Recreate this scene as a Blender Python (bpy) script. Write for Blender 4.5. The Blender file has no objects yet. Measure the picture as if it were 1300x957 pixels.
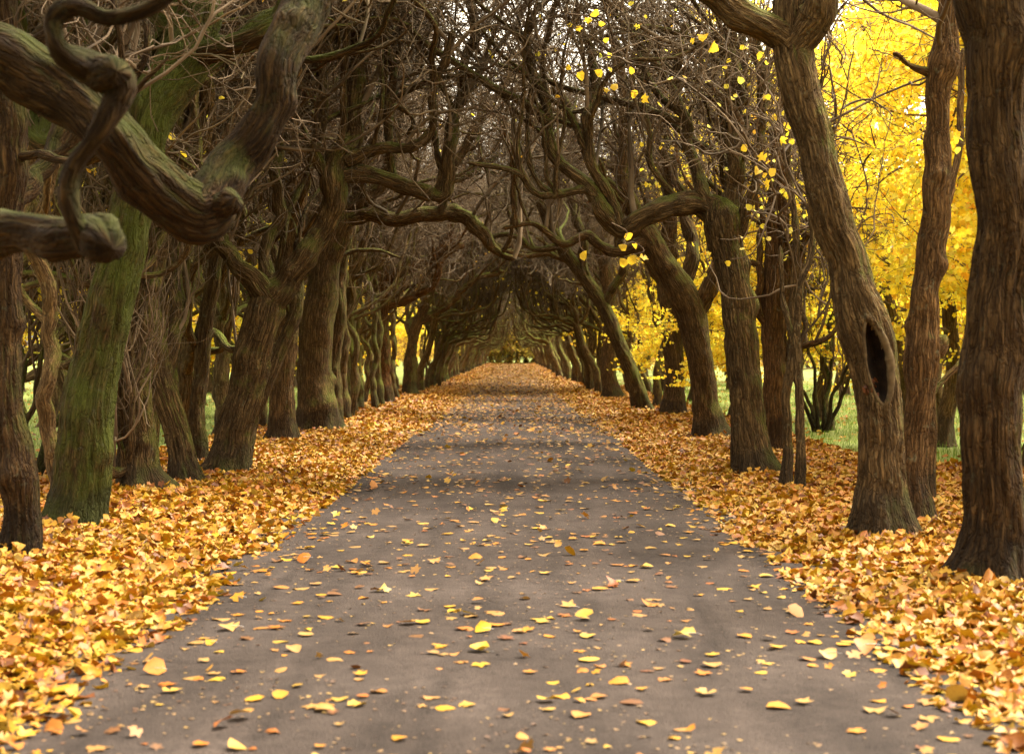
import bpy, math
import numpy as np
from mathutils import Vector

rng = np.random.default_rng(11)
TAU = 2 * math.pi
F, H, HOR = 2000.0, 1.6, 447.0          # focal length in photo pixels, eye height, row of the horizon

scene = bpy.context.scene
col = scene.collection

# ------------------------------------------------------------------ helpers
def P(px, py, d):
    """metres from a bearing measured on the photograph and a distance along the avenue"""
    return np.array([(px - 650) / F * d, d, H - (py - HOR) / F * d])

def norm(a):
    return a / np.maximum(np.linalg.norm(a, axis=-1, keepdims=True), 1e-9)

class SN:
    """smooth noise as a sum of sines"""
    def __init__(s, seed, k=10):
        r = np.random.default_rng(seed)
        s.k = norm(r.normal(size=(k, 3))) * r.uniform(.6, 1.6, (k, 1))
        s.p = r.uniform(0, TAU, k)
    def __call__(s, x, f=1.0):
        return np.sin((x * f) @ s.k.T * TAU + s.p).sum(-1) / math.sqrt(len(s.p) / 2) / 1.6

class MB:
    """collects all-quad geometry and links it as one mesh object"""
    def __init__(s):
        s.v, s.q, s.a, s.c, s.n = [], [], [], [], 0
    def add(s, v, q, a=None, c=None):
        v = np.asarray(v, float).reshape(-1, 3)
        s.v.append(v); s.q.append(np.asarray(q, np.int64).reshape(-1, 4) + s.n)
        s.a.append(np.zeros_like(v) if a is None else np.asarray(a, float).reshape(-1, 3))
        s.c.append(np.ones((len(v), 3)) * .5 if c is None else np.asarray(c, float).reshape(-1, 3))
        s.n += len(v)
    def build(s, name, mat, parent=None, origin=(0, 0, 0), smooth=True):
        me = bpy.data.meshes.new(name)
        v = np.concatenate(s.v) - np.asarray(origin, float)
        q = np.concatenate(s.q)
        me.vertices.add(len(v)); me.vertices.foreach_set('co', v.astype(np.float32).ravel())
        me.loops.add(q.size); me.loops.foreach_set('vertex_index', q.astype(np.int32).ravel())
        me.polygons.add(len(q))
        me.polygons.foreach_set('loop_start', np.arange(0, q.size, 4, dtype=np.int32))
        me.polygons.foreach_set('loop_total', np.full(len(q), 4, dtype=np.int32))
        at = me.attributes.new('bark', 'FLOAT_VECTOR', 'POINT')
        at.data.foreach_set('vector', np.concatenate(s.a).astype(np.float32).ravel())
        c = np.concatenate(s.c); c4 = np.ones((len(c), 4)); c4[:, :3] = c
        ac = me.attributes.new('tint', 'FLOAT_COLOR', 'POINT')
        ac.data.foreach_set('color', c4.astype(np.float32).ravel())
        me.update(calc_edges=True)
        me.polygons.foreach_set('use_smooth', np.full(len(q), smooth, dtype=bool))
        me.materials.append(mat)
        o = bpy.data.objects.new(name, me); col.objects.link(o)
        if parent is not None: o.parent = parent
        else: o.location = origin
        return o

def tag(o, label=None, cat=None, group=None, kind=None):
    if label: o['label'] = label
    if cat: o['category'] = cat
    if group: o['group'] = group
    if kind: o['kind'] = kind
    return o

def empty(name, loc, label, cat, group=None):
    o = bpy.data.objects.new(name, None); col.objects.link(o)
    o.location = loc; o.empty_display_size = .3
    return tag(o, label, cat, group)

# ------------------------------------------------------------------ node materials
def mat_new(name):
    m = bpy.data.materials.new(name); m.use_nodes = True
    nt = m.node_tree; nt.nodes.clear()
    return m, nt, nt.nodes, nt.links

def ramp(N, stops, interp='LINEAR'):
    r = N.new('ShaderNodeValToRGB'); e = r.color_ramp.elements
    r.color_ramp.interpolation = interp
    while len(e) < len(stops): e.new(.5)
    for el, (p, c) in zip(e, stops):
        el.position = p; el.color = (*c, 1) if len(c) == 3 else c
    return r

def g(v): return (v, v, v)

def math_node(N, L, op, a, b=None, clamp=False):
    n = N.new('ShaderNodeMath'); n.operation = op; n.use_clamp = clamp
    for i, x in enumerate((a, b)):
        if x is None: continue
        if isinstance(x, (int, float)): n.inputs[i].default_value = x
        else: L.new(x, n.inputs[i])
    return n.outputs[0]

def mixc(N, L, fac, a, b, mode='MIX'):
    n = N.new('ShaderNodeMix'); n.data_type = 'RGBA'; n.blend_type = mode
    for s, x in ((n.inputs[0], fac), (n.inputs[6], a), (n.inputs[7], b)):
        if isinstance(x, (int, float)): s.default_value = x
        elif isinstance(x, tuple): s.default_value = (*x, 1)
        else: L.new(x, s)
    return n.outputs[2]

def objprop(N, name):
    n = N.new('ShaderNodeAttribute'); n.attribute_type = 'OBJECT'; n.attribute_name = name
    return n.outputs['Fac']

def bark_material(name, fine=1.0):
    m, nt, N, L = mat_new(name)
    out = N.new('ShaderNodeOutputMaterial'); b = N.new('ShaderNodeBsdfPrincipled')
    L.new(b.outputs[0], out.inputs[0])
    at = N.new('ShaderNodeAttribute'); at.attribute_name = 'bark'
    mp = N.new('ShaderNodeMapping'); mp.inputs['Scale'].default_value = (1, 1, .095)
    L.new(at.outputs['Vector'], mp.inputs[0])
    wob = N.new('ShaderNodeTexNoise'); wob.inputs['Scale'].default_value = 5; wob.inputs['Detail'].default_value = 3
    L.new(at.outputs['Vector'], wob.inputs['Vector'])
    vadd = N.new('ShaderNodeVectorMath'); vadd.operation = 'MULTIPLY_ADD'
    L.new(wob.outputs['Color'], vadd.inputs[0]); vadd.inputs[1].default_value = (.07, .07, .09)
    L.new(mp.outputs[0], vadd.inputs[2])
    vo = N.new('ShaderNodeTexVoronoi'); vo.feature = 'DISTANCE_TO_EDGE'; vo.inputs['Scale'].default_value = 34 * fine
    L.new(vadd.outputs[0], vo.inputs['Vector'])
    vb = N.new('ShaderNodeTexVoronoi'); vb.feature = 'DISTANCE_TO_EDGE'; vb.inputs['Scale'].default_value = 61 * fine
    L.new(vadd.outputs[0], vb.inputs['Vector'])
    fur = ramp(N, [(0, g(0)), (.2, g(.6)), (.6, g(1))])
    L.new(math_node(N, L, 'ADD', math_node(N, L, 'MULTIPLY', vo.outputs['Distance'], .62), math_node(N, L, 'MULTIPLY', vb.outputs['Distance'], .5)), fur.inputs[0])
    n1 = N.new('ShaderNodeTexNoise'); n1.inputs['Scale'].default_value = 42 * fine; n1.inputs['Detail'].default_value = 6
    n1.inputs['Roughness'].default_value = .68
    L.new(mp.outputs[0], n1.inputs['Vector'])
    n2 = N.new('ShaderNodeTexNoise'); n2.inputs['Scale'].default_value = 2.1; n2.inputs['Detail'].default_value = 5
    L.new(at.outputs['Vector'], n2.inputs['Vector'])
    n3 = N.new('ShaderNodeTexNoise'); n3.inputs['Scale'].default_value = 120; n3.inputs['Detail'].default_value = 3
    L.new(at.outputs['Vector'], n3.inputs['Vector'])
    base = ramp(N, [(.3, (.017, .0105, .0045)), (.5, (.047, .0315, .0138)), (.7, (.125, .088, .041))])
    L.new(n1.outputs[0], base.inputs[0])
    c = mixc(N, L, math_node(N, L, 'MULTIPLY', math_node(N, L, 'SUBTRACT', 1.0, fur.outputs[0]), .75), base.outputs[0], (.008, .005, .0028))
    # warm/grey variation between trees
    c = mixc(N, L, objprop(N, 'warm'), c, mixc(N, L, 1.0, c, (1.2, .84, .62), 'MULTIPLY'))
    lf = ramp(N, [(.35, g(0)), (.62, g(1))]); L.new(n2.outputs[0], lf.inputs[0])
    c = mixc(N, L, math_node(N, L, 'MULTIPLY', lf.outputs[0], .35), c, mixc(N, L, 1.0, c, (1.7, 1.6, 1.35), 'MULTIPLY'))
    # algae and moss: patches, heavier on the damp side
    geo = N.new('ShaderNodeNewGeometry'); sep = N.new('ShaderNodeSeparateXYZ'); L.new(geo.outputs['Normal'], sep.inputs[0])
    side = math_node(N, L, 'ADD', math_node(N, L, 'MULTIPLY', sep.outputs['Z'], .3), math_node(N, L, 'MULTIPLY', sep.outputs['X'], .16))
    n4 = N.new('ShaderNodeTexNoise'); n4.inputs['Scale'].default_value = 3.3; n4.inputs['Detail'].default_value = 8
    n4.inputs['Roughness'].default_value = .72
    L.new(at.outputs['Vector'], n4.inputs['Vector'])
    mfac = math_node(N, L, 'ADD', math_node(N, L, 'ADD', n4.outputs[0], side), math_node(N, L, 'MULTIPLY', objprop(N, 'moss'), .36))
    mr = ramp(N, [(.66, g(0)), (.98, g(.85))]); L.new(mfac, mr.inputs[0])
    mcol = mixc(N, L, n3.outputs[0], (.024, .031, .005), (.075, .088, .012))
    c = mixc(N, L, mr.outputs[0], c, mcol)
    nl = N.new('ShaderNodeTexNoise'); nl.inputs['Scale'].default_value = 13; nl.inputs['Detail'].default_value = 9; nl.inputs['Roughness'].default_value = .75
    L.new(at.outputs['Vector'], nl.inputs['Vector']); lr = ramp(N, [(.58, g(0)), (.66, g(.55))]); L.new(nl.outputs[0], lr.inputs[0])
    c = mixc(N, L, lr.outputs[0], c, (.075, .072, .042))
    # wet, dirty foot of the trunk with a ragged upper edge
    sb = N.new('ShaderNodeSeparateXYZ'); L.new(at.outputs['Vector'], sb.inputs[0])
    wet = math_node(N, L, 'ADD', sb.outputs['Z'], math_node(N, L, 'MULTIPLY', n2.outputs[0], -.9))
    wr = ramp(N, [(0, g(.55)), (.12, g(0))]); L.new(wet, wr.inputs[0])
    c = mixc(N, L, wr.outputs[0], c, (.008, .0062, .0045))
    tn = N.new('ShaderNodeVectorMath'); tn.operation = 'SCALE'; L.new(c, tn.inputs[0]); L.new(objprop(N, 'tone'), tn.inputs['Scale']); c = tn.outputs[0]  # per-tree gain; higher values put missing tunnel fill light into the bark colour
    L.new(c, b.inputs['Base Color']); b.inputs['Roughness'].default_value = .93
    b.inputs['Specular IOR Level'].default_value = .1
    bp = N.new('ShaderNodeBump'); bp.inputs['Distance'].default_value = .035; bp.inputs['Strength'].default_value = 1
    hh = math_node(N, L, 'ADD', fur.outputs[0], math_node(N, L, 'MULTIPLY', n1.outputs[0], .9))
    L.new(hh, bp.inputs['Height']); L.new(bp.outputs[0], b.inputs['Normal'])
    return m

def twig_material():
    m, nt, N, L = mat_new('twig_bark')
    out = N.new('ShaderNodeOutputMaterial'); b = N.new('ShaderNodeBsdfPrincipled'); L.new(b.outputs[0], out.inputs[0])
    at = N.new('ShaderNodeAttribute'); at.attribute_name = 'bark'
    n = N.new('ShaderNodeTexNoise'); n.inputs['Scale'].default_value = 1.7; n.inputs['Detail'].default_value = 4
    L.new(at.outputs['Vector'], n.inputs['Vector'])
    r = ramp(N, [(.3, (.037, .0225, .0115)), (.5, (.084, .0535, .029)), (.7, (.195, .135, .081))]); L.new(n.outputs[0], r.inputs[0])
    geo = N.new('ShaderNodeNewGeometry'); sep = N.new('ShaderNodeSeparateXYZ'); L.new(geo.outputs['Normal'], sep.inputs[0])
    mo = math_node(N, L, 'MULTIPLY', math_node(N, L, 'ADD', math_node(N, L, 'MULTIPLY', sep.outputs['Z'], .35), .1), objprop(N, 'moss'), True)
    c = mixc(N, L, mo, r.outputs[0], (.06, .065, .013))
    L.new(c, b.inputs['Base Color']); b.inputs['Roughness'].default_value = .85; b.inputs['Specular IOR Level'].default_value = .25
    return m

def leaf_material(name, trans=.4, rough=.6):
    m, nt, N, L = mat_new(name)
    out = N.new('ShaderNodeOutputMaterial')
    at = N.new('ShaderNodeAttribute'); at.attribute_name = 'tint'
    lc = N.new('ShaderNodeAttribute'); lc.attribute_name = 'bark'
    n = N.new('ShaderNodeTexNoise'); n.inputs['Scale'].default_value = 30; n.inputs['Detail'].default_value = 4
    L.new(lc.outputs['Vector'], n.inputs['Vector'])
    rr = ramp(N, [(.3, (.62, .5, .4)), (.52, g(1)), (.7, (1.12, 1.08, 1.0))]); L.new(n.outputs[0], rr.inputs[0])
    c = mixc(N, L, 1.0, at.outputs['Color'], rr.outputs[0], 'MULTIPLY')
    b = N.new('ShaderNodeBsdfPrincipled'); L.new(c, b.inputs['Base Color']); b.inputs['Roughness'].default_value = rough
    b.inputs['Specular IOR Level'].default_value = .3
    t = N.new('ShaderNodeBsdfTranslucent'); L.new(c, t.inputs[0])
    mx = N.new('ShaderNodeMixShader'); mx.inputs[0].default_value = trans
    L.new(b.outputs[0], mx.inputs[1]); L.new(t.outputs[0], mx.inputs[2]); L.new(mx.outputs[0], out.inputs[0])
    return m

def asphalt_material():
    m, nt, N, L = mat_new('asphalt')
    out = N.new('ShaderNodeOutputMaterial'); b = N.new('ShaderNodeBsdfPrincipled'); L.new(b.outputs[0], out.inputs[0])
    tc = N.new('ShaderNodeTexCoord')
    n1 = N.new('ShaderNodeTexNoise'); n1.inputs['Scale'].default_value = .9; n1.inputs['Detail'].default_value = 6
    n2 = N.new('ShaderNodeTexNoise'); n2.inputs['Scale'].default_value = 85; n2.inputs['Detail'].default_value = 5; n2.inputs['Roughness'].default_value = .8
    n3 = N.new('ShaderNodeTexVoronoi'); n3.inputs['Scale'].default_value = 95
    n4 = N.new('ShaderNodeTexNoise'); n4.inputs['Scale'].default_value = 9; n4.inputs['Detail'].default_value = 5
    for n in (n1, n2, n3, n4): L.new(tc.outputs['Object'], n.inputs['Vector'])
    r1 = ramp(N, [(.3, (.0262, .0199, .0167)), (.55, (.037, .0285, .0243)), (.75, (.0485, .038, .0328))]); L.new(n1.outputs[0], r1.inputs[0])
    r2 = ramp(N, [(.36, g(.5)), (.5, g(1)), (.64, g(1.6))]); L.new(n2.outputs[0], r2.inputs[0])
    r4 = ramp(N, [(.3, g(.8)), (.7, g(1.18))]); L.new(n4.outputs[0], r4.inputs[0])
    mpz = N.new('ShaderNodeMapping'); mpz.inputs['Scale'].default_value = (1.6, .22, 1); L.new(tc.outputs['Object'], mpz.inputs[0])
    n5 = N.new('ShaderNodeTexNoise'); n5.inputs['Scale'].default_value = 1.3; n5.inputs['Detail'].default_value = 7; n5.inputs['Distortion'].default_value = .6
    L.new(mpz.outputs[0], n5.inputs['Vector']); r5 = ramp(N, [(.36, g(.68)), (.5, g(1)), (.66, g(1.22))]); L.new(n5.outputs[0], r5.inputs[0])
    c = mixc(N, L, 1.0, r1.outputs[0], r2.outputs[0], 'MULTIPLY'); c = mixc(N, L, 1.0, c, r5.outputs[0], 'MULTIPLY'); c = mixc(N, L, 1.0, c, r4.outputs[0], 'MULTIPLY')
    st = ramp(N, [(.0, g(1)), (.09, g(0))]); L.new(n3.outputs['Distance'], st.inputs[0])
    c = mixc(N, L, math_node(N, L, 'MULTIPLY', st.outputs[0], .5), c, (.12, .097, .078))
    L.new(c, b.inputs['Base Color']); b.inputs['Roughness'].default_value = .92; b.inputs['Specular IOR Level'].default_value = .1
    bp = N.new('ShaderNodeBump'); bp.inputs['Distance'].default_value = .009; bp.inputs['Strength'].default_value = .7
    L.new(math_node(N, L, 'ADD', n2.outputs[0], n3.outputs['Distance']), bp.inputs['Height']); L.new(bp.outputs[0], b.inputs['Normal'])
    return m

def ground_material():
    m, nt, N, L = mat_new('lawn_and_earth')
    out = N.new('ShaderNodeOutputMaterial'); b = N.new('ShaderNodeBsdfPrincipled'); L.new(b.outputs[0], out.inputs[0])
    tc = N.new('ShaderNodeTexCoord')
    n1 = N.new('ShaderNodeTexNoise'); n1.inputs['Scale'].default_value = .35; n1.inputs['Detail'].default_value = 6
    n2 = N.new('ShaderNodeTexNoise'); n2.inputs['Scale'].default_value = 40; n2.inputs['Detail'].default_value = 4
    for n in (n1, n2): L.new(tc.outputs['Object'], n.inputs['Vector'])
    gr = ramp(N, [(.3, (.07, .115, .014)), (.55, (.13, .19, .024)), (.75, (.19, .235, .04))]); L.new(n2.outputs[0], gr.inputs[0])
    gc = mixc(N, L, math_node(N, L, 'MULTIPLY', n1.outputs[0], .35), gr.outputs[0], (.22, .17, .03))
    L.new(gc, b.inputs['Base Color']); b.inputs['Roughness'].default_value = .95
    bp = N.new('ShaderNodeBump'); bp.inputs['Distance'].default_value = .05; L.new(n2.outputs[0], bp.inputs['Height']); L.new(bp.outputs[0], b.inputs['Normal'])
    return m

def litter_material():
    m, nt, N, L = mat_new('leaf_litter_bed')
    out = N.new('ShaderNodeOutputMaterial'); b = N.new('ShaderNodeBsdfPrincipled'); L.new(b.outputs[0], out.inputs[0])
    tc = N.new('ShaderNodeTexCoord')
    v = N.new('ShaderNodeTexVoronoi'); v.inputs['Scale'].default_value = 13; L.new(tc.outputs['Object'], v.inputs['Vector'])
    n1 = N.new('ShaderNodeTexNoise'); n1.inputs['Scale'].default_value = 26; n1.inputs['Detail'].default_value = 4
    L.new(tc.outputs['Object'], n1.inputs['Vector'])
    sp = N.new('ShaderNodeSeparateColor'); L.new(v.outputs['Color'], sp.inputs[0])
    r = ramp(N, [(0, (.1, .035, .01)), (.25, (.24, .085, .015)), (.5, (.36, .155, .018)), (.75, (.42, .22, .02)), (1, (.36, .24, .08))], 'CONSTANT')
    L.new(sp.outputs[0], r.inputs[0])
    c = mixc(N, L, .55, r.outputs[0], mixc(N, L, n1.outputs[0], (.06, .025, .006), (.29, .13, .015)))
    L.new(c, b.inputs['Base Color']); b.inputs['Roughness'].default_value = .85
    bp = N.new('ShaderNodeBump'); bp.inputs['Distance'].default_value = .03; L.new(sp.outputs[1], bp.inputs['Height']); L.new(bp.outputs[0], b.inputs['Normal'])
    return m

def plain_material(name, c0, c1, scale, rough=.9, bump=.01):
    m, nt, N, L = mat_new(name)
    out = N.new('ShaderNodeOutputMaterial'); b = N.new('ShaderNodeBsdfPrincipled'); L.new(b.outputs[0], out.inputs[0])
    at = N.new('ShaderNodeAttribute'); at.attribute_name = 'bark'
    n = N.new('ShaderNodeTexNoise'); n.inputs['Scale'].default_value = scale; n.inputs['Detail'].default_value = 6
    L.new(at.outputs['Vector'], n.inputs['Vector'])
    r = ramp(N, [(.3, c0), (.7, c1)]); L.new(n.outputs[0], r.inputs[0]); L.new(r.outputs[0], b.inputs['Base Color'])
    b.inputs['Roughness'].default_value = rough; b.inputs['Specular IOR Level'].default_value = .05
    bp = N.new('ShaderNodeBump'); bp.inputs['Distance'].default_value = bump; L.new(n.outputs[0], bp.inputs['Height']); L.new(bp.outputs[0], b.inputs['Normal'])
    return m

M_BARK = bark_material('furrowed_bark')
M_TWIG = twig_material()
M_LEAF = leaf_material('yellow_foliage', .68)
M_DRY = leaf_material('fallen_leaf', .12, .55)
M_ASPH = asphalt_material()
M_GROUND = ground_material()
M_LITTER = litter_material()
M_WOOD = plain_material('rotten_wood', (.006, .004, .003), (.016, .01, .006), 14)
M_RIM = plain_material('callus_wood', (.035, .023, .012), (.1, .07, .036), 16)

# ------------------------------------------------------------------ tubes
def catmull(pts, step):
    """pts (n, k): smooth resampling at about even spacing of the first three columns"""
    p = np.asarray(pts, float)
    p = np.vstack([2 * p[0] - p[1], p, 2 * p[-1] - p[-2]])
    out = []
    for i in range(1, len(p) - 2):
        L = np.linalg.norm(p[i + 1][:3] - p[i][:3]); n = max(2, int(math.ceil(L / step)))
        t = np.linspace(0, 1, n, endpoint=False)[:, None]
        a, b, c, d = p[i - 1], p[i], p[i + 1], p[i + 2]
        out.append(.5 * ((2 * b) + (-a + c) * t + (2 * a - 5 * b + 4 * c - d) * t ** 2 + (-a + 3 * b - 3 * c + d) * t ** 3))
    out.append(p[-2][None])
    return np.vstack(out)

def stem_tube(mb, pts, sides=40, step=.06, flare=0.0, lump=.09, ridge=.012, knobs=(), wander=.0, seed=0, cap=True, dent=None):
    """one woody stem. pts rows: x, y, z, radius. Returns the centre curve and radii"""
    r0 = np.random.default_rng(seed + 101)
    nz, nz2, nz3 = SN(seed), SN(seed + 1), SN(seed + 2, 16)
    c = catmull(pts, step)
    C, R = c[:, :3].copy(), np.maximum(c[:, 3], .004)
    T = norm(np.gradient(C, axis=0))
    s = np.concatenate([[0], np.cumsum(np.linalg.norm(np.diff(C, axis=0), axis=1))])
    if wander:
        for ax in range(3):
            q = np.stack([s * .8, s * 0 + ax * 7.3, s * 0], 1)
            C[:, ax] += (nz2(q) + .35 * nz3(q * 2.6)) * wander * np.minimum(1, s / .6) * (1 if ax < 2 else .4)
        T = norm(np.gradient(C, axis=0))
    if cap:                                   # rounded blunt end
        e = s[-1] - s
        capf = np.sqrt(np.clip(1 - (1 - np.clip(e / np.maximum(R, .01), 0, 1)) ** 2, .0002, 1)); R0 = R; R = R * 1.0
    else: capf = np.ones(len(R))
    U = np.zeros_like(C); u = np.cross(T[0], [0.0, 1.0, 0.05]); u /= np.linalg.norm(u)
    for i in range(len(C)):
        u = u - T[i] * (u @ T[i]); u /= np.linalg.norm(u); U[i] = u
    V = np.cross(T, U)
    th = np.linspace(0, TAU, sides, endpoint=False)
    ct, st = np.cos(th), np.sin(th)
    Rm = R.mean()
    q3 = np.stack([np.outer(R, ct), np.outer(R, st), np.repeat(s[:, None], sides, 1)], -1)      # unrolled coordinates
    q3n = np.stack([np.tile(ct * Rm, (len(s), 1)), np.tile(st * Rm, (len(s), 1)), np.repeat(s[:, None], sides, 1)], -1)
    rad = R[:, None] * (1 + lump * nz(q3n * [1, 1, .6], 1.1 / (Rm * 3 + .12)) + lump * .5 * nz3(q3n * [1, 1, .5], 2.6 / (Rm * 3 + .12)))
    if ridge:
        tw = q3n.copy(); tw[..., 2] *= .1
        rg = 1 - np.abs(nz3(tw, 15.0)) * 1.6
        rad += ridge * rg * np.clip(R[:, None] / .2, 0, 1)
    if flare:
        k = r0.integers(4, 7); ph = r0.uniform(0, TAU)
        fl = np.exp(-s / .17)[:, None]; fl2 = np.exp(-s / .3)[:, None]
        rad *= 1 + flare * (.16 * fl2 + fl * (.3 + .32 * np.cos(k * th + ph)[None] + .12 * np.cos((k - 2) * th + ph * 2)[None]))
    for (ks, kt, ka, kw) in knobs:
        dth = (th - kt + math.pi) % TAU - math.pi
        rad += ka * np.exp(-((s - ks)[:, None] ** 2 + (dth[None] * Rm) ** 2) / (2 * kw * kw))
    rad = rad * capf[:, None]
    if dent is not None: rad = dent(rad, s, th, R)
    vv = C[:, None] + rad[..., None] * (ct[None, :, None] * U[:, None] + st[None, :, None] * V[:, None])
    n = len(C)
    i, j = np.meshgrid(np.arange(n - 1), np.arange(sides), indexing='ij'); jn = (j + 1) % sides
    q = np.stack([i * sides + j, i * sides + jn, (i + 1) * sides + jn, (i + 1) * sides + j], -1).reshape(-1, 4)
    att = q3.copy(); 
    if not flare: att[..., 2] += 3 + r0.uniform(0, 9)
    att[..., 0] += seed % 17 * 3.1
    mb.add(vv.reshape(-1, 3), q, att.reshape(-1, 3))
    return C, R, (U, V, T, s)

def batch_tubes(mb, pts, r0, r1, sides, shift=0.0):
    """pts (N, K, 3): many thin twigs at once"""
    N, K, _ = pts.shape
    if N == 0: return
    T = norm(np.gradient(pts, axis=1))
    ref = norm(rng.normal(size=(N, 1, 3)))
    U = norm(np.cross(T, ref)); V = np.cross(T, U)
    t = np.linspace(0, 1, K)[None, :]
    R = r0[:, None] * (1 - t) + r1[:, None] * t
    th = np.linspace(0, TAU, sides, endpoint=False)
    vv = pts[:, :, None] + R[:, :, None, None] * (np.cos(th)[None, None, :, None] * U[:, :, None] + np.sin(th)[None, None, :, None] * V[:, :, None])
    a = np.repeat(pts[:, :, None] * .8 + rng.uniform(0, 3, (N, 1, 1, 1)), sides, 2) + shift
    n, i, j = np.meshgrid(np.arange(N), np.arange(K - 1), np.arange(sides), indexing='ij'); jn = (j + 1) % sides
    b = n * K * sides
    q = np.stack([b + i * sides + j, b + i * sides + jn, b + (i + 1) * sides + jn, b + (i + 1) * sides + j], -1).reshape(-1, 4)
    mb.add(vv.reshape(-1, 3), q, a.reshape(-1, 3))

def vault(xc):
    """clipped lower limit of the canopy over the path"""
    a = np.abs(xc)
    return np.where(a < 3.3, 4.4 - .26 * a ** 2, 2.7)

def walk(st, di, ln, K, jit, up, xoff, limit=True, curl=.5):
    N = len(st); p = np.zeros((N, K, 3)); p[:, 0] = st; d = norm(di); step = (ln / (K - 1))[:, None]
    bend = rng.normal(size=(N, 3)) * jit
    for k in range(1, K):
        bend = bend * curl + rng.normal(size=(N, 3)) * jit
        d = d + bend
        d[:, 2] += up
        if limit:
            low = p[:, k - 1, 2] < vault(p[:, k - 1, 0] + xoff) + .15
            d[:, 2] += np.where(low, .55, 0)
        d = norm(d); p[:, k] = p[:, k - 1] + d * step
    return p

def starts_on(p, n, t0=.15, t1=1.0, wts=None):
    """n random start points with tangents on curves p (N, K, 3)"""
    N, K, _ = p.shape
    i = rng.choice(N, n, p=wts); f = rng.uniform(t0, t1, n) * (K - 1.001); k = f.astype(int); w = (f - k)[:, None]
    a, b = p[i, k], p[i, np.minimum(k + 1, K - 1)]
    return a * (1 - w) + b * w, norm(b - a), i

def grow(mb, limbs, n1, n2, n3, xoff, zmax=9.5, up1=.10, len1=(1.1, 3.1), n4=0):
    """shoots, branches and twigs from limb curves; limbs = [(C, R), ...]"""
    K0 = 24; n2 = int(n2 * 1.2); n3 = int(n3 * 1.7); n1 = int(n1 * 1.2)
    cur, w, rr = [], [], []
    for C, R in limbs:
        idx = np.linspace(0, len(C) - 1, K0).astype(int); cur.append(C[idx]); rr.append(R[idx]); w.append(len(C) * .06 + .3)
    cur = np.array(cur); w = np.array(w) / np.sum(w)
    s, t, i = starts_on(cur, n1, .2, 1, w)
    o = rng.normal(size=(n1, 3)); d = t * .45 + o * .5; d[:, 2] = np.abs(d[:, 2]) * .6 + .75
    if xoff < 40: d[:, 0] -= np.sign(s[:, 0] + xoff) * .45 * (np.abs(s[:, 0] + xoff) > .6) * (s[:, 2] > 4)
    L1 = rng.uniform(*len1, n1) * np.clip((zmax - s[:, 2]) / 4, .4, 1.3)
    p1 = walk(s, d, L1, 12, .15, up1, xoff)
    ra = np.minimum(.016 + .05 * rng.random(n1) ** 1.6, np.array([q.mean() for q in rr])[i] * .5); batch_tubes(mb, p1, ra, ra * .4, 7)
    s, t, i = starts_on(p1, n2, .12, 1)
    o = norm(rng.normal(size=(n2, 3))); d = t * .6 + o * .9; d[:, 2] += .15
    p2 = walk(s, d, rng.uniform(.6, 1.7, n2), 10, .25, .05, xoff)
    rb = rng.uniform(.008, .018, n2); batch_tubes(mb, p2, rb, rb * .45, 5)
    s, t, i = starts_on(np.concatenate([p2, p1[:, :10]]), n3, .1, 1)
    o = norm(rng.normal(size=(n3, 3))); d = t * .5 + o
    p3 = walk(s, d, rng.uniform(.3, 1.05, n3), 8, .32, .02, xoff)
    rc = rng.uniform(.0035, .0075, n3); batch_tubes(mb, p3, rc, rc * .5, 3)
    return p1, p2, p3

def medium(mb, curves, n, xoff, centre=True, zmax=9.5):
    """knotty arm thick branches that rise from the limbs and lace together over the path"""
    K0 = 24; cur = []; rr = []
    for C, R in curves:
        idx = np.linspace(0, len(C) - 1, K0).astype(int); cur.append(C[idx]); rr.append(R[idx].mean())
    s0, t, i = starts_on(np.array(cur), n, .15, .95)
    d = t * .35 + rng.normal(size=(n, 3)) * [.45, .6, .2]; d[:, 2] = np.abs(d[:, 2]) + rng.uniform(.25, 1.0, n)
    if centre: d[:, 0] += -np.sign(s0[:, 0] + xoff) * rng.uniform(0, 1.0, n)
    L1 = rng.uniform(1.4, 3.8, n) * np.clip((zmax - s0[:, 2]) / 4, .45, 1.1)
    K = 20; p = walk(s0, d, L1, K, .15, .02, xoff, curl=.25)
    r0 = np.minimum(rng.uniform(.028, .062, n), np.array(rr)[i] * .75)
    T = norm(np.gradient(p, axis=1)); U = norm(np.cross(T, norm(rng.normal(size=(n, 1, 3))))); V = np.cross(T, U)
    tt = np.linspace(0, 1, K)[None]; R = r0[:, None] * (1 - .62 * tt) * (1 + .16 * rng.normal(size=(n, K)) * (rng.random((n, K)) < .5)); R[:, 0] *= 1.35; R[:, -1] *= .5
    S = 9; th = np.linspace(0, TAU, S, endpoint=False)
    vv = p[:, :, None] + R[:, :, None, None] * (np.cos(th)[None, None, :, None] * U[:, :, None] + np.sin(th)[None, None, :, None] * V[:, :, None])
    ln = (tt * L1[:, None])[:, :, None] + rng.uniform(3, 12, (n, 1, 1))
    a = np.stack([R[:, :, None] * np.cos(th)[None, None] + rng.uniform(0, 9, (n, 1, 1)), R[:, :, None] * np.sin(th)[None, None], np.repeat(ln, S, 2)], -1)
    m, ii, j = np.meshgrid(np.arange(n), np.arange(K - 1), np.arange(S), indexing='ij'); jn = (j + 1) % S; b = m * K * S
    mb.add(vv.reshape(-1, 3), np.stack([b + ii * S + j, b + ii * S + jn, b + (ii + 1) * S + jn, b + (ii + 1) * S + j], -1).reshape(-1, 4), a.reshape(-1, 3))
    return [(p[k], R[k]) for k in range(n)]

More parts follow.
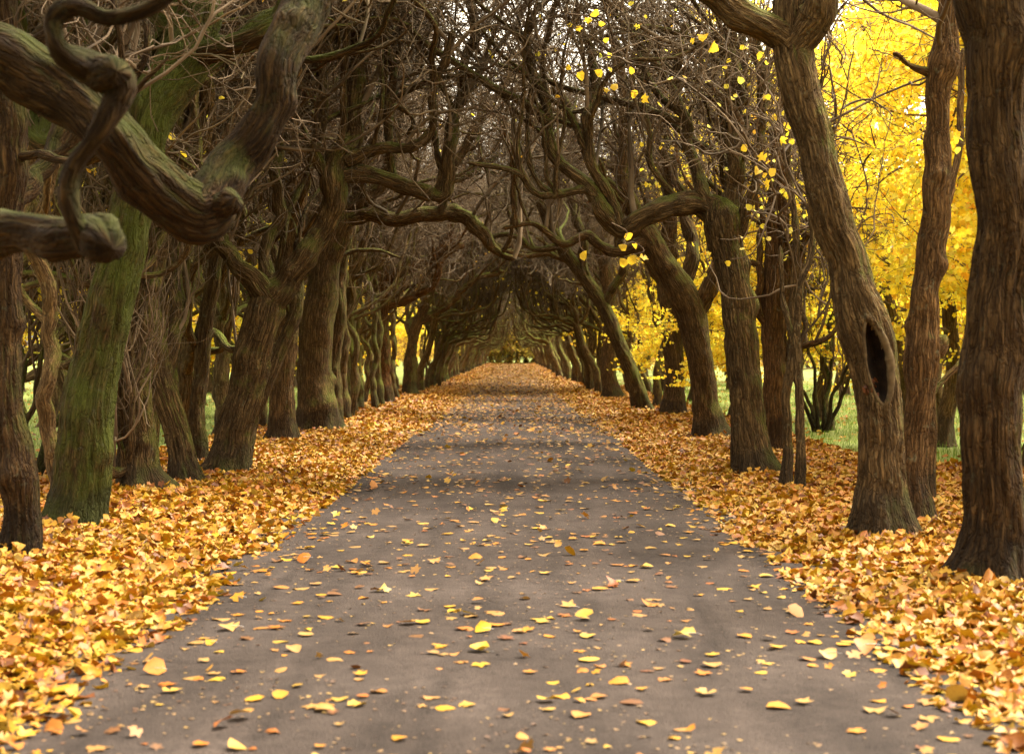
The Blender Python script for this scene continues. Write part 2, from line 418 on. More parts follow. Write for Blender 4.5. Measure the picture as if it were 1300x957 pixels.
# ------------------------------------------------------------------ leaves
HEART_V = np.array([[0, 0, 0], [0, .5, 0], [0, 1, 0], [-.34, .02, 0], [-.5, .4, 0], [-.27, .78, 0], [.34, .02, 0], [.5, .4, 0], [.27, .78, 0]], float)
HEART_Q = np.array([[0, 1, 4, 3], [1, 2, 5, 4], [0, 6, 7, 1], [1, 7, 8, 2]])
def _maple():
    v = [[0, .38, 0]]
    tips = [(-100, .42), (-58, .62), (0, .68), (58, .62), (100, .42)]
    not_ = [(-152, .36), (-80, .36), (-30, .4), (30, .4), (80, .36), (152, .36)]
    for a, r in not_: v.append([math.sin(math.radians(a)) * r, .38 + math.cos(math.radians(a)) * r, 0])
    for a, r in tips: v.append([math.sin(math.radians(a)) * r, .38 + math.cos(math.radians(a)) * r, 0])
    q = [[0, 1 + i, 7 + i, 2 + i] for i in range(5)]
    return np.array(v), np.array(q)
MAPLE_V, MAPLE_Q = _maple()

def leaves(mb, pos, nrm, size, colr, curl=.3, maple=.3, wid=1.0):
    """pos (N,3), nrm (N,3) leaf normal, size (N,), colr (N,3)"""
    N = len(pos); ism = rng.random(N) < maple
    for sel, TV, TQ in ((~ism, HEART_V, HEART_Q), (ism, MAPLE_V, MAPLE_Q)):
        n = int(sel.sum())
        if n == 0: continue
        nn = norm(nrm[sel]); ref = norm(rng.normal(size=(n, 3)))
        Y = norm(np.cross(nn, ref)); X = np.cross(Y, nn)
        tv = np.repeat(TV[None], n, 0).copy(); tv[..., 1] -= .45
        tv[..., 0] *= wid * rng.uniform(.8, 1.05, (n, 1))
        c1 = rng.normal(0, curl, (n, 1)); c2 = rng.normal(0, curl, (n, 1)); c3 = rng.normal(0, curl * .8, (n, 1))
        tv[..., 2] = c1 * np.abs(tv[..., 0]) + c2 * tv[..., 1] ** 2 * 1.6 + c3 * tv[..., 0] * tv[..., 1] * 2
        tv *= size[sel][:, None, None]
        w = pos[sel][:, None] + tv[..., :1] * X[:, None] + tv[..., 1:2] * Y[:, None] + tv[..., 2:] * nn[:, None]
        q = TQ[None] + (np.arange(n) * len(TV))[:, None, None]
        at = np.repeat(TV[None] * .6, n, 0) + rng.uniform(0, 50, (n, 1, 3))
        mb.add(w.reshape(-1, 3), q.reshape(-1, 4), at.reshape(-1, 3), np.repeat(colr[sel][:, None], len(TV), 1).reshape(-1, 3))

DRY = np.array([[.78, .49, .03], [.82, .57, .04], [.76, .4, .03], [.68, .3, .025], [.8, .62, .18], [.66, .46, .17], [.52, .2, .02], [.26, .1, .03], [.74, .58, .08], [.84, .66, .09]])
DRYW = np.array([.17, .14, .17, .13, .08, .06, .08, .09, .04, .04]); DRYW /= DRYW.sum()
YEL = np.array([[.92, .72, .05], [.93, .78, .07], [.91, .66, .04], [.78, .76, .09], [.94, .82, .16], [.86, .5, .04]])
YELW = np.array([.3, .24, .17, .1, .1, .09]); YELW /= YELW.sum()
def pick(pal, w, n):
    return np.clip(pal[rng.choice(len(pal), n, p=w)] * rng.uniform(.82, 1.1, (n, 1)) * rng.uniform(.95, 1.05, (n, 3)) * (1.0 if pal[0][0] in (YEL[0][0], .62, .8) else np.array([[.43, .345, .17]])), 0, .92)

# ------------------------------------------------------------------ ground, path, leaf litter
def grid(name, xs, ys, zf, mat, kind, label=None):
    X, Y = np.meshgrid(xs, ys); Z = zf(X, Y)
    v = np.stack([X, Y, Z], -1).reshape(-1, 3); nx, ny = len(xs), len(ys)
    i, j = np.meshgrid(np.arange(ny - 1), np.arange(nx - 1), indexing='ij')
    q = np.stack([i * nx + j, i * nx + j + 1, (i + 1) * nx + j + 1, (i + 1) * nx + j], -1).reshape(-1, 4)
    mb = MB(); mb.add(v, q, v); o = mb.build(name, mat); tag(o, label, kind=kind)
    return o

gn = SN(5, 14)
def bumps(x, y, f, sd=0):
    return gn(np.stack([x, y, np.zeros_like(x) + sd], -1), f)

def sstep(a, b, x):
    t = np.clip((x - a) / (b - a), 0, 1); return t * t * (3 - 2 * t)

LEN = 215.0
def litter_z(x, y):
    a = np.abs(x)
    h = sstep(2.1, 3.0, a) * .075 + sstep(3.2, 6, a) * .03 - .012
    return h + sstep(2.2, 2.8, a) * (.018 * bumps(x, y, .9) + .012 * bumps(x, y, 2.3, 4))

g0 = grid('ground', np.array([-900, -60, -20, -8, 0, 8, 20, 60, 900.]), np.array([-60, 0, 30, 60, 120, 220, 500, 1500.]),
          lambda X, Y: X * 0 - .02, M_GROUND, 'structure')
xs = np.linspace(-2.75, 2.75, 12)
p0 = grid('path', xs, np.linspace(-2, LEN + 20, 60), lambda X, Y: .028 - .006 * X ** 2 + 0 * Y, M_ASPH, 'structure')
def path_z(x): return .028 - .006 * x ** 2

# leaf bed under the fallen leaves on both verges
def edge_right(y): return np.where(y < 19.5, 9.5, np.clip(9.5 - (y - 19.5) * 3.2, 4.6, 9.5))
def edge_left(y): return np.where(y < 20, 8.0, np.clip(8.0 - (y - 20) * .7, 5.2, 8.0))
mb = MB()
for sgn, edge in ((1, edge_right), (-1, edge_left)):
    ys = np.concatenate([np.arange(3, 45, .22), np.arange(45, LEN + 16, 1.5)])
    ts = np.linspace(0, 1, 34)
    Yg, Tg = np.meshgrid(ys, ts, indexing='ij')
    Xi = 2.38 + .16 * bumps(Yg * 0 + sgn * 3, Yg, .35)
    Xg = Xi + (edge(Yg) + .4 * bumps(Yg * 0, Yg, .2, 2) - Xi) * Tg ** 1.3
    Z = litter_z(Xg, Yg) - .012
    Z = np.where(Tg < .001, -.01, Z); Z = np.where(Tg > .97, -.03, Z)
    v = np.stack([Xg * sgn, Yg, Z], -1).reshape(-1, 3); n1, n2 = len(ys), len(ts)
    i, j = np.meshgrid(np.arange(n1 - 1), np.arange(n2 - 1), indexing='ij')
    q = np.stack([i * n2 + j, i * n2 + j + 1, (i + 1) * n2 + j + 1, (i + 1) * n2 + j], -1).reshape(-1, 4)
    if sgn < 0: q = q[:, ::-1]
    mb.add(v, q, v)
tag(mb.build('leaf_bed', M_LITTER), 'trodden bed of rotting leaves under the trees', kind='stuff')

mb = MB()
def scatter(n, x0, x1, y0, y1, ypow=1.0):
    y = y0 + (y1 - y0) * rng.random(n) ** ypow
    return rng.uniform(x0, x1, n), y
def litter_leaves(n, sgn, y0, y1, size, xlo, edge, flat=.5):
    x, y = scatter(n, 0, 1, y0, y1)
    xe = edge(y); x = xlo + (xe - xlo) * x
    inner = 2.3 - .3 * sstep(18, 50, y) + .3 * bumps(y * 0 + sgn * 3, y, .35) + .14 * bumps(y * 0 + sgn, y, 1.3)
    keep = rng.random(n) < sstep(inner - .75, inner + .3, x) ** 1.3 * .97 + .03
    x, y = x[keep], y[keep]; m = len(x)
    z = litter_z(x, y) + rng.uniform(.0, .035, m) * sstep(inner[keep] - .1, inner[keep] + .5, x) + .012
    z = np.maximum(z, path_z(np.minimum(x, 2.7)) * (x < 2.7) + .004)
    nr = np.stack([rng.normal(0, flat, m), rng.normal(0, flat, m), np.ones(m)], -1)
    sz = rng.uniform(.7, 1.25, m) * size
    leaves(mb, np.stack([x * sgn, y, z], -1), nr, sz, pick(DRY, DRYW, m), .42, .5)
for sgn, edge in ((1, edge_right), (-1, edge_left)):
    near = lambda y: np.minimum(edge(y), 5.2)
    litter_leaves(17000, sgn, 5.5, 13, .088, 1.9, near)
    litter_leaves(24000, sgn, 13, 30, .09, 1.9, near)
    litter_leaves(15000, sgn, 30, 70, .105, 1.7, lambda y: y * 0 + 5)
    litter_leaves(11000, sgn, 70, LEN, .14, 1.5, lambda y: y * 0 + 4.6)
    litter_leaves(12000 if sgn > 0 else 6000, sgn, 8, 34, .105, 5.0, edge)
tag(mb.build('fallen_leaves', M_DRY), 'thick carpet of orange and yellow fallen leaves along the path edges', kind='stuff')

mb = MB()
def road_leaves(n, y0, y1, size):
    x = rng.uniform(-2.5, 2.5, n); y = rng.uniform(y0, y1, n)
    dens = .42 + .22 * bumps(x, y, .7, 9) + .5 * sstep(1.3 - .4 * sstep(20, 60, y), 2.3, np.abs(x)) + .5 * sstep(30, 90, y)
    k = rng.random(n) < dens; x, y = x[k], y[k]; m = len(x)
    fl = rng.choice([.05, .2, .6], m, p=[.72, .2, .08])[:, None]
    nr = np.concatenate([rng.normal(0, 1, (m, 2)) * fl, np.ones((m, 1))], -1)
    sz = rng.uniform(.55, 1.2, m) * size * rng.choice([1, .55], m, p=[.72, .28])
    pal = np.vstack([DRY, [[.6, .42, .22], [.26, .13, .06], [.62, .34, .12]]]); w = np.append(DRYW, [.4, .18, .2]); w /= w.sum()
    leaves(mb, np.stack([x, y, path_z(x) + .006 + fl[:, 0] * sz * .42], -1), nr, sz, pick(pal, w, m), .16, .55)
road_leaves(4400, 5, 30, .098)
road_leaves(19000, 30, 90, .105)
road_leaves(32000, 90, LEN, .125)
tag(mb.build('scattered_leaves', M_DRY), 'loose fallen leaves scattered over the asphalt path', kind='stuff')

# leaves strewn on the lawn and grass blades
mb = MB(); n = 9000
x = np.where(rng.random(n) < .6, 1, -1) * rng.uniform(4.8, 26, n); y = rng.uniform(18, 90, n)
leaves(mb, np.stack([x, y, x * 0 + .035], -1), np.concatenate([rng.normal(0, .3, (n, 2)), np.ones((n, 1))], -1),
       rng.uniform(.06, .11, n), pick(DRY, DRYW, n), .25, .4)
tag(mb.build('leaves_on_lawn', M_DRY), 'yellow leaves strewn over the green lawn', kind='stuff')
mb = MB(); n = 60000
x = np.where(rng.random(n) < .6, 1, -1) * rng.uniform(4.9, 20, n); y = 19 + 60 * rng.random(n) ** 1.3
k = x > -40; h = rng.uniform(.05, .12, n); a = rng.uniform(0, TAU, n); w = .006
dx, dy = np.cos(a) * w, np.sin(a) * w; lx, ly = rng.normal(0, .03, n), rng.normal(0, .03, n)
v = np.stack([np.stack([x - dx, y - dy, x * 0 - .02], -1), np.stack([x + dx, y + dy, x * 0 - .02], -1),
              np.stack([x + dx * .2 + lx, y + dy * .2 + ly, h], -1), np.stack([x - dx * .2 + lx, y - dy * .2 + ly, h], -1)], 1)
gc = np.array([.1, .17, .02])[None] * rng.uniform(.7, 1.5, (n, 1)) * np.array([1, 1, 1])[None]
mb.add(v.reshape(-1, 3), np.arange(n * 4).reshape(-1, 4), v.reshape(-1, 3), np.repeat(gc[:, None], 4, 1).reshape(-1, 3))
tag(mb.build('grass', M_LEAF), 'short green grass of the lawns beside the avenue', kind='stuff')

# ------------------------------------------------------------------ hero trees
def W(rows, base=False):
    """rows (px, py, d, width_px) measured on the photograph -> x, y, z, radius"""
    out = []
    for k, (px, py, d, w) in enumerate(rows):
        p = P(px, py, d)
        if base and k == 0: p[2] = -.06
        out.append([*p, w / 2 / F * d * .88])
    return np.array(out)

def rand_knobs(L, R, n, r):
    return [(r.uniform(min(.4, L * .5), L), r.uniform(0, TAU), R * r.uniform(.12, .38), R * r.uniform(.3, .6)) for _ in range(n)]

BASES = []
def hero(label, stems, limbs, grown=(26, 220, 1200), moss=.2, warm=.2, seed=1, extra=(), leafy=0, ylim=None, group='gnarled trees lining the avenue', dent=None, knobs=None, tone=1.85):
    base = W(stems[0], True)[0]; o = (base[0], base[1], 0.0)
    root = empty('gnarled_tree', o, label, 'tree', group)
    mb = MB(); r = np.random.default_rng(seed); curves = []
    for k, s in enumerate(stems):
        w = W(s, True); L = np.linalg.norm(np.diff(w[:, :3], axis=0), axis=1).sum(); R = w[:, 3].mean()
        near = w[0][1] < 24
        kn = rand_knobs(L, R, 5, r) if knobs is None or k else knobs
        C, Rr, fr = stem_tube(mb, w, sides=(72 if near else 40) if R > .1 else 24, step=.035 if near else .07, flare=1.0, lump=.07,
                              ridge=.016 if near else .014, knobs=kn, wander=.02, seed=seed * 10 + k, cap=True, dent=dent if k == 0 else None)
        if k == 0: frame0 = (C, Rr, fr)
        m = C[:, 2] > 2.6
        if m.sum() > 8: curves.append((C[m], Rr[m]))
    for k, s in enumerate(limbs):
        w = W(s); L = np.linalg.norm(np.diff(w[:, :3], axis=0), axis=1).sum(); R = w[:, 3].mean()
        C, Rr, _ = stem_tube(mb, w, sides=44 if R > .08 else 20, step=.04 if w[0][1] < 24 else .07, lump=.19, ridge=.014,
                             knobs=rand_knobs(L, R, 11, r), wander=.065, seed=seed * 10 + 5 + k)
        curves.append((C, Rr))
    n1, n2, n3 = grown
    if n1 > 12: curves += medium(mb, curves, 9 if n1 < 24 else 17, 0.0)
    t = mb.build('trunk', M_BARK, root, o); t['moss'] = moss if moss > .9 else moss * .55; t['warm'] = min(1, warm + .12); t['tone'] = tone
    BASES.append((base[0], base[1], base[3]))
    if n1:
        mb = MB(); p1, p2, p3 = grow(mb, curves, n1, n2, n3, 0.0)
        c = mb.build('crown', M_TWIG, root, o); c['moss'] = moss
        if leafy:
            mb = MB(); pts, tt, _ = starts_on(p3, leafy, .5, 1)
            leaves(mb, pts + rng.normal(0, .015, pts.shape), rng.normal(size=pts.shape) + [0, -.6, .3], rng.uniform(.045, .08, leafy), pick(YEL, YELW, leafy), .2, .1)
            mb.build('foliage', M_LEAF, root, o)
    return root, frame0, o

# --- left side
hero('massive gnarled tree at the left edge, thick forked limb sweeping down and up in front',
     [[(-115, 800, 9.2, 120), (-112, 600, 9.2, 95), (-95, 400, 9.2, 90), (-80, 250, 9.1, 92), (-72, 120, 9, 96), (-60, 20, 9, 90), (-70, -90, 9, 70)]],
     [[(-80, 70, 9, 88), (-10, 62, 9, 84), (55, 100, 9, 82), (110, 150, 9, 80), (165, 212, 9, 76), (208, 258, 9.05, 82), (240, 276, 9.1, 74), (272, 250, 9.2, 70), (300, 200, 9.3, 62), (322, 160, 9.3, 66), (350, 90, 9.4, 56), (385, 20, 9.6, 62), (430, -80, 9.8, 44), (450, -170, 9.9, 34)],
      [(262, 262, 9.15, 50), (290, 258, 9.1, 34), (300, 250, 9.05, 18)],
      [(-100, 240, 8.8, 76), (-45, 285, 7.6, 66), (30, 300, 6.9, 54), (85, 304, 6.7, 56), (112, 316, 6.6, 60), (134, 324, 6.55, 46)],
      [(128, 100, 6.6, 46), (146, 94, 6.55, 38), (152, 90, 6.5, 22)],
      [(112, 310, 6.65, 40), (92, 270, 6.6, 32), (84, 225, 6.6, 27), (97, 180, 6.6, 28), (112, 140, 6.6, 38), (124, 108, 6.6, 50), (92, 88, 6.6, 48), (66, 62, 6.5, 38), (68, 22, 6.5, 27), (100, 3, 6.5, 25), (150, 14, 6.5, 24), (205, 3, 6.5, 22), (240, -40, 6.5, 18)]],
     (0, 0, 0), .5, .5, 21, tone=.62)
hero('dark slim trunk with a bulging burl, second from the left edge, behind the sweeping limb',
     [[(24, 716, 11.9, 62), (28, 660, 11.9, 46), (24, 600, 11.9, 50), (14, 520, 11.9, 40), (8, 430, 12, 38), (6, 330, 12, 42), (12, 200, 12, 48), (4, 60, 12, 46), (-5, -60, 12, 40)]],
     [[(10, 190, 12, 36), (-30, 120, 12, 30), (-40, 20, 12, 26), (-20, -80, 12.2, 22)],
      [(8, 260, 12, 34), (60, 215, 12.6, 26), (90, 150, 13, 22), (150, 110, 13.2, 18), (170, 20, 13.4, 15)]],
     (22, 150, 700), .1, .45, 22, tone=.85, knobs=[(.72, -1.2, .07, .09), (.75, 1.2, .06, .08), (1.9, 3, .05, .07)])
hero('thick leaning trunk with bright green moss down its face, left foreground',
     [[(95, 676, 14, 86), (106, 600, 14, 74), (118, 500, 14, 72), (140, 400, 14, 66), (156, 320, 14, 60), (172, 235, 14, 62), (190, 150, 14, 68), (232, 75, 14.2, 74), (250, 0, 14.4, 66), (238, -110, 14.6, 50), (250, -200, 14.8, 36)]],
     [[(240, 70, 14.2, 44), (285, 62, 14, 30), (325, 42, 13.9, 28), (362, 8, 14, 26), (380, -60, 14, 24)],
      [(180, 200, 14, 44), (130, 185, 14.4, 34), (85, 195, 14.8, 28), (40, 165, 15, 24), (20, 90, 15.2, 20), (35, 0, 15.4, 18)],
      [(232, 70, 14.2, 40), (205, 20, 14.6, 30), (195, -60, 14.8, 26)]],
     (30, 260, 1500), .95, .3, 23, tone=1.0)
hero('squat light barked trunk with a second stem leaning left, right of the mossy trunk',
     [[(185, 631, 17.5, 76), (174, 570, 17.5, 54), (168, 500, 17.5, 52), (174, 420, 17.6, 50), (188, 340, 17.7, 46), (202, 250, 17.8, 40), (216, 130, 18, 36), (222, 0, 18, 32), (210, -90, 18, 28)],
      [(238, 615, 18.6, 46), (226, 560, 18.6, 34), (204, 480, 18.6, 36), (188, 400, 18.7, 34), (150, 335, 18.8, 28), (118, 260, 19, 24), (112, 150, 19, 20), (130, 40, 19, 18)]],
     [[(206, 530, 18.62, 12), (214, 470, 18.6, 24), (232, 400, 18.9, 24), (222, 320, 19.2, 22), (240, 220, 19.4, 20), (236, 100, 19.5, 17)],
      [(200, 260, 17.8, 30), (238, 215, 17.9, 24), (262, 150, 18, 20), (258, 60, 18, 18), (280, -40, 18, 15)],
      [(190, 560, 17.5, 18), (150, 600, 17.3, 14), (118, 585, 17.1, 10), (90, 560, 17, 6)]],
     (30, 260, 1500), .35, .15, 24)
hero('thin upright stem between the squat trunk and the leaning forked tree, left side',
     [[(250, 597, 21.3, 30), (252, 520, 21.3, 22), (258, 430, 21.3, 22), (270, 350, 21.3, 21), (283, 250, 21.4, 18), (290, 160, 21.5, 16), (270, 60, 21.6, 15), (280, -40, 21.7, 13)]],
     [[(285, 220, 21.4, 14), (310, 160, 21.6, 12), (300, 60, 21.8, 11), (320, -30, 22, 9)]],
     (22, 160, 900), .45, .1, 25)
hero('leaning tree with a mossy crotch forking above head height, left side',
     [[(282, 609, 19.9, 70), (294, 565, 19.9, 49), (312, 490, 19.9, 48), (332, 415, 19.9, 50), (343, 375, 19.9, 46), (350, 352, 19.9, 28)],
      [(300, 600, 20.6, 34), (318, 540, 20.6, 22), (345, 470, 20.6, 20), (372, 400, 20.7, 18), (380, 300, 20.8, 16)]],
     [[(342, 385, 19.9, 46), (372, 340, 19.9, 36), (402, 298, 19.9, 32), (420, 252, 19.9, 36), (430, 208, 19.9, 38), (452, 172, 20, 28), (448, 105, 20, 24), (462, 30, 20, 22), (458, -60, 20, 19)],
      [(345, 380, 19.9, 42), (318, 352, 19.8, 30), (292, 330, 19.8, 24), (272, 292, 19.8, 22), (264, 240, 19.8, 18), (232, 190, 19.8, 16), (212, 120, 19.8, 14), (200, 40, 19.8, 12)],
      [(343, 365, 19.9, 24), (338, 322, 20, 18), (352, 270, 20.1, 16), (345, 190, 20.2, 15), (358, 100, 20.3, 13), (350, 0, 20.4, 11)],
      [(426, 225, 19.9, 26), (470, 226, 20, 23), (515, 238, 20.2, 22), (545, 248, 20.3, 23), (568, 243, 20.3, 22), (575, 195, 20.3, 18), (580, 130, 20.3, 16), (592, 60, 20.4, 14), (588, -30, 20.4, 12)],
      [(440, 205, 19.9, 20), (475, 190, 19.9, 17), (520, 186, 19.8, 15), (552, 160, 19.7, 13), (560, 100, 19.6, 11), (575, 40, 19.5, 10)],
      [(425, 235, 19.9, 22), (400, 195, 19.7, 17), (408, 130, 19.6, 15), (398, 50, 19.5, 13), (405, -40, 19.5, 11)],
      [(500, 235, 20.1, 14), (490, 180, 20.1, 13), (495, 110, 20.1, 12), (480, 30, 20.1, 10)]],
     (40, 330, 1900), .5, .15, 26)
hero('straight grey brown trunk just beyond the leaning forked tree, left side',
     [[(360, 567, 27, 44), (358, 500, 27, 34), (362, 420, 27, 33), (370, 330, 27, 32), (378, 240, 27, 30), (386, 150, 27, 28), (380, 50, 27, 26), (386, -60, 27, 22)]],
     [[(376, 250, 27, 20), (345, 200, 27, 18), (335, 120, 27, 16), (342, 30, 27, 13)],
      [(384, 170, 27, 20), (425, 130, 27, 16), (470, 112, 27, 14), (480, 40, 27, 12)],
      [(366, 350, 27, 14), (335, 300, 27.4, 12), (320, 220, 27.8, 11), (325, 120, 28, 10)]],
     (34, 260, 1500), .2, .3, 27)
hero('broad dark trunk whose mossy limb reaches out over the path, left side',
     [[(404, 550, 31, 66), (401, 490, 31, 50), (404, 410, 31, 50), (412, 340, 31, 46), (426, 295, 31, 42), (440, 268, 31, 34)],
      [(424, 542, 32, 26), (424, 470, 32, 20), (430, 390, 32, 20), (436, 320, 32, 18), (452, 240, 32, 15), (450, 140, 32, 13)]],
     [[(432, 280, 31, 32), (468, 270, 31, 23), (505, 280, 31, 21), (540, 272, 31, 21), (572, 272, 31, 21), (605, 290, 31, 18), (628, 322, 31, 12), (650, 330, 31, 8)],
      [(432, 285, 31, 30), (442, 225, 31, 25), (436, 140, 31, 23), (432, 40, 31, 20), (442, -60, 31, 17)],
      [(440, 268, 31, 24), (478, 240, 31, 20), (500, 200, 31, 18), (504, 110, 31, 16), (498, 20, 31, 14)],
      [(560, 272, 31, 14), (575, 220, 31, 13), (600, 160, 31, 12), (640, 110, 31, 10), (680, 60, 31, 8)],
      [(470, 268, 31, 14), (462, 210, 31, 12), (470, 140, 31, 11), (455, 60, 31, 9)]],
     (44, 330, 1800), .5, .25, 28)
hero('pale mossy trunk curving towards the path beside a bleached broken stub, left side',
     [[(437, 525, 41, 28), (440, 450, 41, 22), (447, 380, 41, 20), (462, 320, 41, 18), (485, 285, 41, 16), (502, 220, 41, 14), (512, 130, 41, 12), (505, 40, 41, 10)],
      [(452, 524, 42, 18), (456, 495, 42, 14), (450, 472, 42, 13), (440, 455, 42, 9)]],
     [[(485, 285, 41, 13), (530, 262, 41, 12), (570, 235, 41, 10), (610, 215, 41, 9)]],
     (34, 260, 1500), .75, .1, 29)
hero('reddish trunk with smooth stripped bark and limbs bent like elbows, left side mid distance',
     [[(488, 516, 47, 28), (486, 460, 47, 22), (484, 400, 47, 22), (489, 352, 47, 22)]],
     [[(487, 362, 47, 20), (520, 336, 47, 17), (548, 328, 47, 15), (566, 302, 47, 12), (577, 258, 47, 10), (592, 200, 47, 9)],
      [(488, 362, 47, 18), (492, 285, 47, 14), (482, 200, 47, 12), (487, 100, 47, 10)],
      [(489, 390, 47, 13), (520, 378, 47, 12), (548, 362, 47, 10), (562, 330, 47, 9), (585, 310, 47, 8)]],
     (40, 300, 1600), .25, .8, 30)
hero('dark tree bending over the path just beyond the reddish trunk, left side',
     [[(520, 503, 57, 20), (520, 455, 57, 16), (530, 410, 57, 15), (545, 375, 57, 13), (552, 330, 57, 11)]],
     [[(532, 410, 57, 11), (560, 392, 57, 10), (585, 370, 57, 9), (610, 350, 57, 7), (640, 345, 57, 5)],
      [(548, 360, 57, 10), (575, 335, 57, 8), (600, 300, 57, 7), (620, 250, 57, 6)]],
     (40, 300, 1500), .7, .4, 31)

# --- right side
hero('stout upright trunk with deep furrows at the right frame edge',
     [[(1256, 748, 10.6, 122), (1260, 700, 10.6, 92), (1262, 600, 10.6, 80), (1262, 480, 10.6, 86), (1266, 400, 10.6, 82), (1272, 300, 10.6, 74), (1268, 180, 10.6, 80), (1262, 80, 10.6, 82), (1258, 5, 10.6, 96), (1262, -60, 10.6, 70)]],
     [[(1258, 10, 10.6, 64), (1222, -45, 10.6, 50), (1180, -110, 10.6, 40), (1120, -180, 10.7, 30)],
      [(1270, 10, 10.6, 60), (1310, -90, 10.4, 50), (1330, -200, 10.3, 40)]],
     (0, 0, 0), .12, .35, 41, tone=1.0)
HOLLOW = P(1102, 462, 13.1)
HINFO = {}
def hollow_dent(rad, s, th, R):
    return rad
# the hollow trunk needs its frame first: bend the dent around the point of the bark that faces the path
hrows = [(1120, 694, 13.1, 100), (1119, 650, 13.1, 76), (1119, 580, 13.1, 64), (1115, 510, 13.1, 64), (1100, 430, 13.1, 70), (1078, 345, 13.1, 60), (1055, 260, 13.1, 54), (1032, 170, 13.1, 52), (1012, 100, 13.1, 52), (1005, 40, 13.1, 56), (1010, -20, 13.1, 50)]
def make_dent(s0, t0, hs=.34, wt=.088):
    def dent(rad, s, th, R):
        dth = (th - t0 + math.pi) % TAU - math.pi
        e = np.sqrt(((s - s0)[:, None] / hs) ** 2 + (dth[None] * R[:, None] / wt) ** 2)
        lip = np.exp(-((e - 1.12) / .17) ** 2) * .03
        ins = np.clip((1.0 - e) / .18, 0, 1); ins = ins * ins * (3 - 2 * ins)
        return (rad + lip) * (1 - .72 * ins)
    return dent
_w = W(hrows, True); _c = catmull(_w, .035); _s = np.concatenate([[0], np.cumsum(np.linalg.norm(np.diff(_c[:, :3], axis=0), axis=1))])
_i = int(np.argmin(np.linalg.norm(_c[:, :3] - HOLLOW, axis=1)))
# ring angle that faces the viewer's side of the path at that height (U starts along T x y, V = T x U)
T0 = norm(_c[_i + 1, :3] - _c[_i - 1, :3]); U0 = np.cross(T0, [0, 1.0, .05]); U0 = U0 - T0 * (U0 @ T0); U0 /= np.linalg.norm(U0); V0 = np.cross(T0, U0)
face = norm(np.array([-.05, -1.0, 0.0])); t0 = math.atan2(face @ V0, face @ U0)
root, (C, R, (U, V, T, s)), o = hero('leaning trunk with a tall oval hollow opening in its bark, right foreground',
     [hrows],
     [[(1008, 60, 13.1, 52), (972, 30, 13, 40), (925, 0, 12.9, 36), (870, -45, 12.8, 30), (820, -110, 12.7, 24)],
      [(1005, 60, 13.1, 50), (1035, 22, 13, 44), (1042, 2, 12.9, 36), (1036, -30, 12.9, 30)]],
     (0, 0, 0), .25, .12, 42, dent=make_dent(_s[_i], t0), knobs=[(.35, 1.0, .02, .1)])
RS = 1.0 if (V[10] @ np.array([1.0, 0, 0])) * math.cos(t0) - (U[10] @ np.array([1.0, 0, 0])) * math.sin(t0) > 0 else -1.0
mb = MB()                                      # rounded callus lip round the hollow
ph = np.linspace(0, TAU, 60, endpoint=True); ring = []
for a in ph:
    ss = _s[_i] + math.sin(a) * .36; k = int(np.clip(np.searchsorted(s, ss), 1, len(s) - 2)); f = (ss - s[k - 1]) / (s[k] - s[k - 1])
    Cc = C[k - 1] * (1 - f) + C[k] * f; Rr = R[k]; ca = math.cos(a); tt = t0 + RS * (ca * abs(ca) ** .35 * .1 + .012) / Rr; lipr = .014 + .02 * max(0, ca) ** 1.2
    ring.append([*(Cc + (Rr + .004) * (math.cos(tt) * U[k] + math.sin(tt) * V[k])), lipr + .003 * math.sin(a * 3 + 1)])
stem_tube(mb, np.array(ring), sides=16, step=.02, lump=.12, ridge=0, cap=False, seed=77)
rim = mb.build('hollow_rim', M_RIM, root, o)
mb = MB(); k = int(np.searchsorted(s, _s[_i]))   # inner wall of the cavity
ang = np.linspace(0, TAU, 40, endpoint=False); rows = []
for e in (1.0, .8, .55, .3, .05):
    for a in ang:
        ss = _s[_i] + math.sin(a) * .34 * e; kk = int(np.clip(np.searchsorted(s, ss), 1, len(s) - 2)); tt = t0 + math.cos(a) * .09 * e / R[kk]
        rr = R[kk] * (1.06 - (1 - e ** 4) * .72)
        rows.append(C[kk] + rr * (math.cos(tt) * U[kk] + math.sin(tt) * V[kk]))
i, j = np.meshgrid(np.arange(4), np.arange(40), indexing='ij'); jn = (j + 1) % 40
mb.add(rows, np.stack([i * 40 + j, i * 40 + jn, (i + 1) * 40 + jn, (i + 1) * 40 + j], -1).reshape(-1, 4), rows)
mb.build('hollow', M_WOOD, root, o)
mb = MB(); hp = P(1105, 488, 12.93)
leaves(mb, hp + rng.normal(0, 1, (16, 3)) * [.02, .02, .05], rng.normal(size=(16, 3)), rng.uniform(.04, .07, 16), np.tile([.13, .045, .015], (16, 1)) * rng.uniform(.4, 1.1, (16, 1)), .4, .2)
mb.build('dead_leaves', M_DRY, root, o)

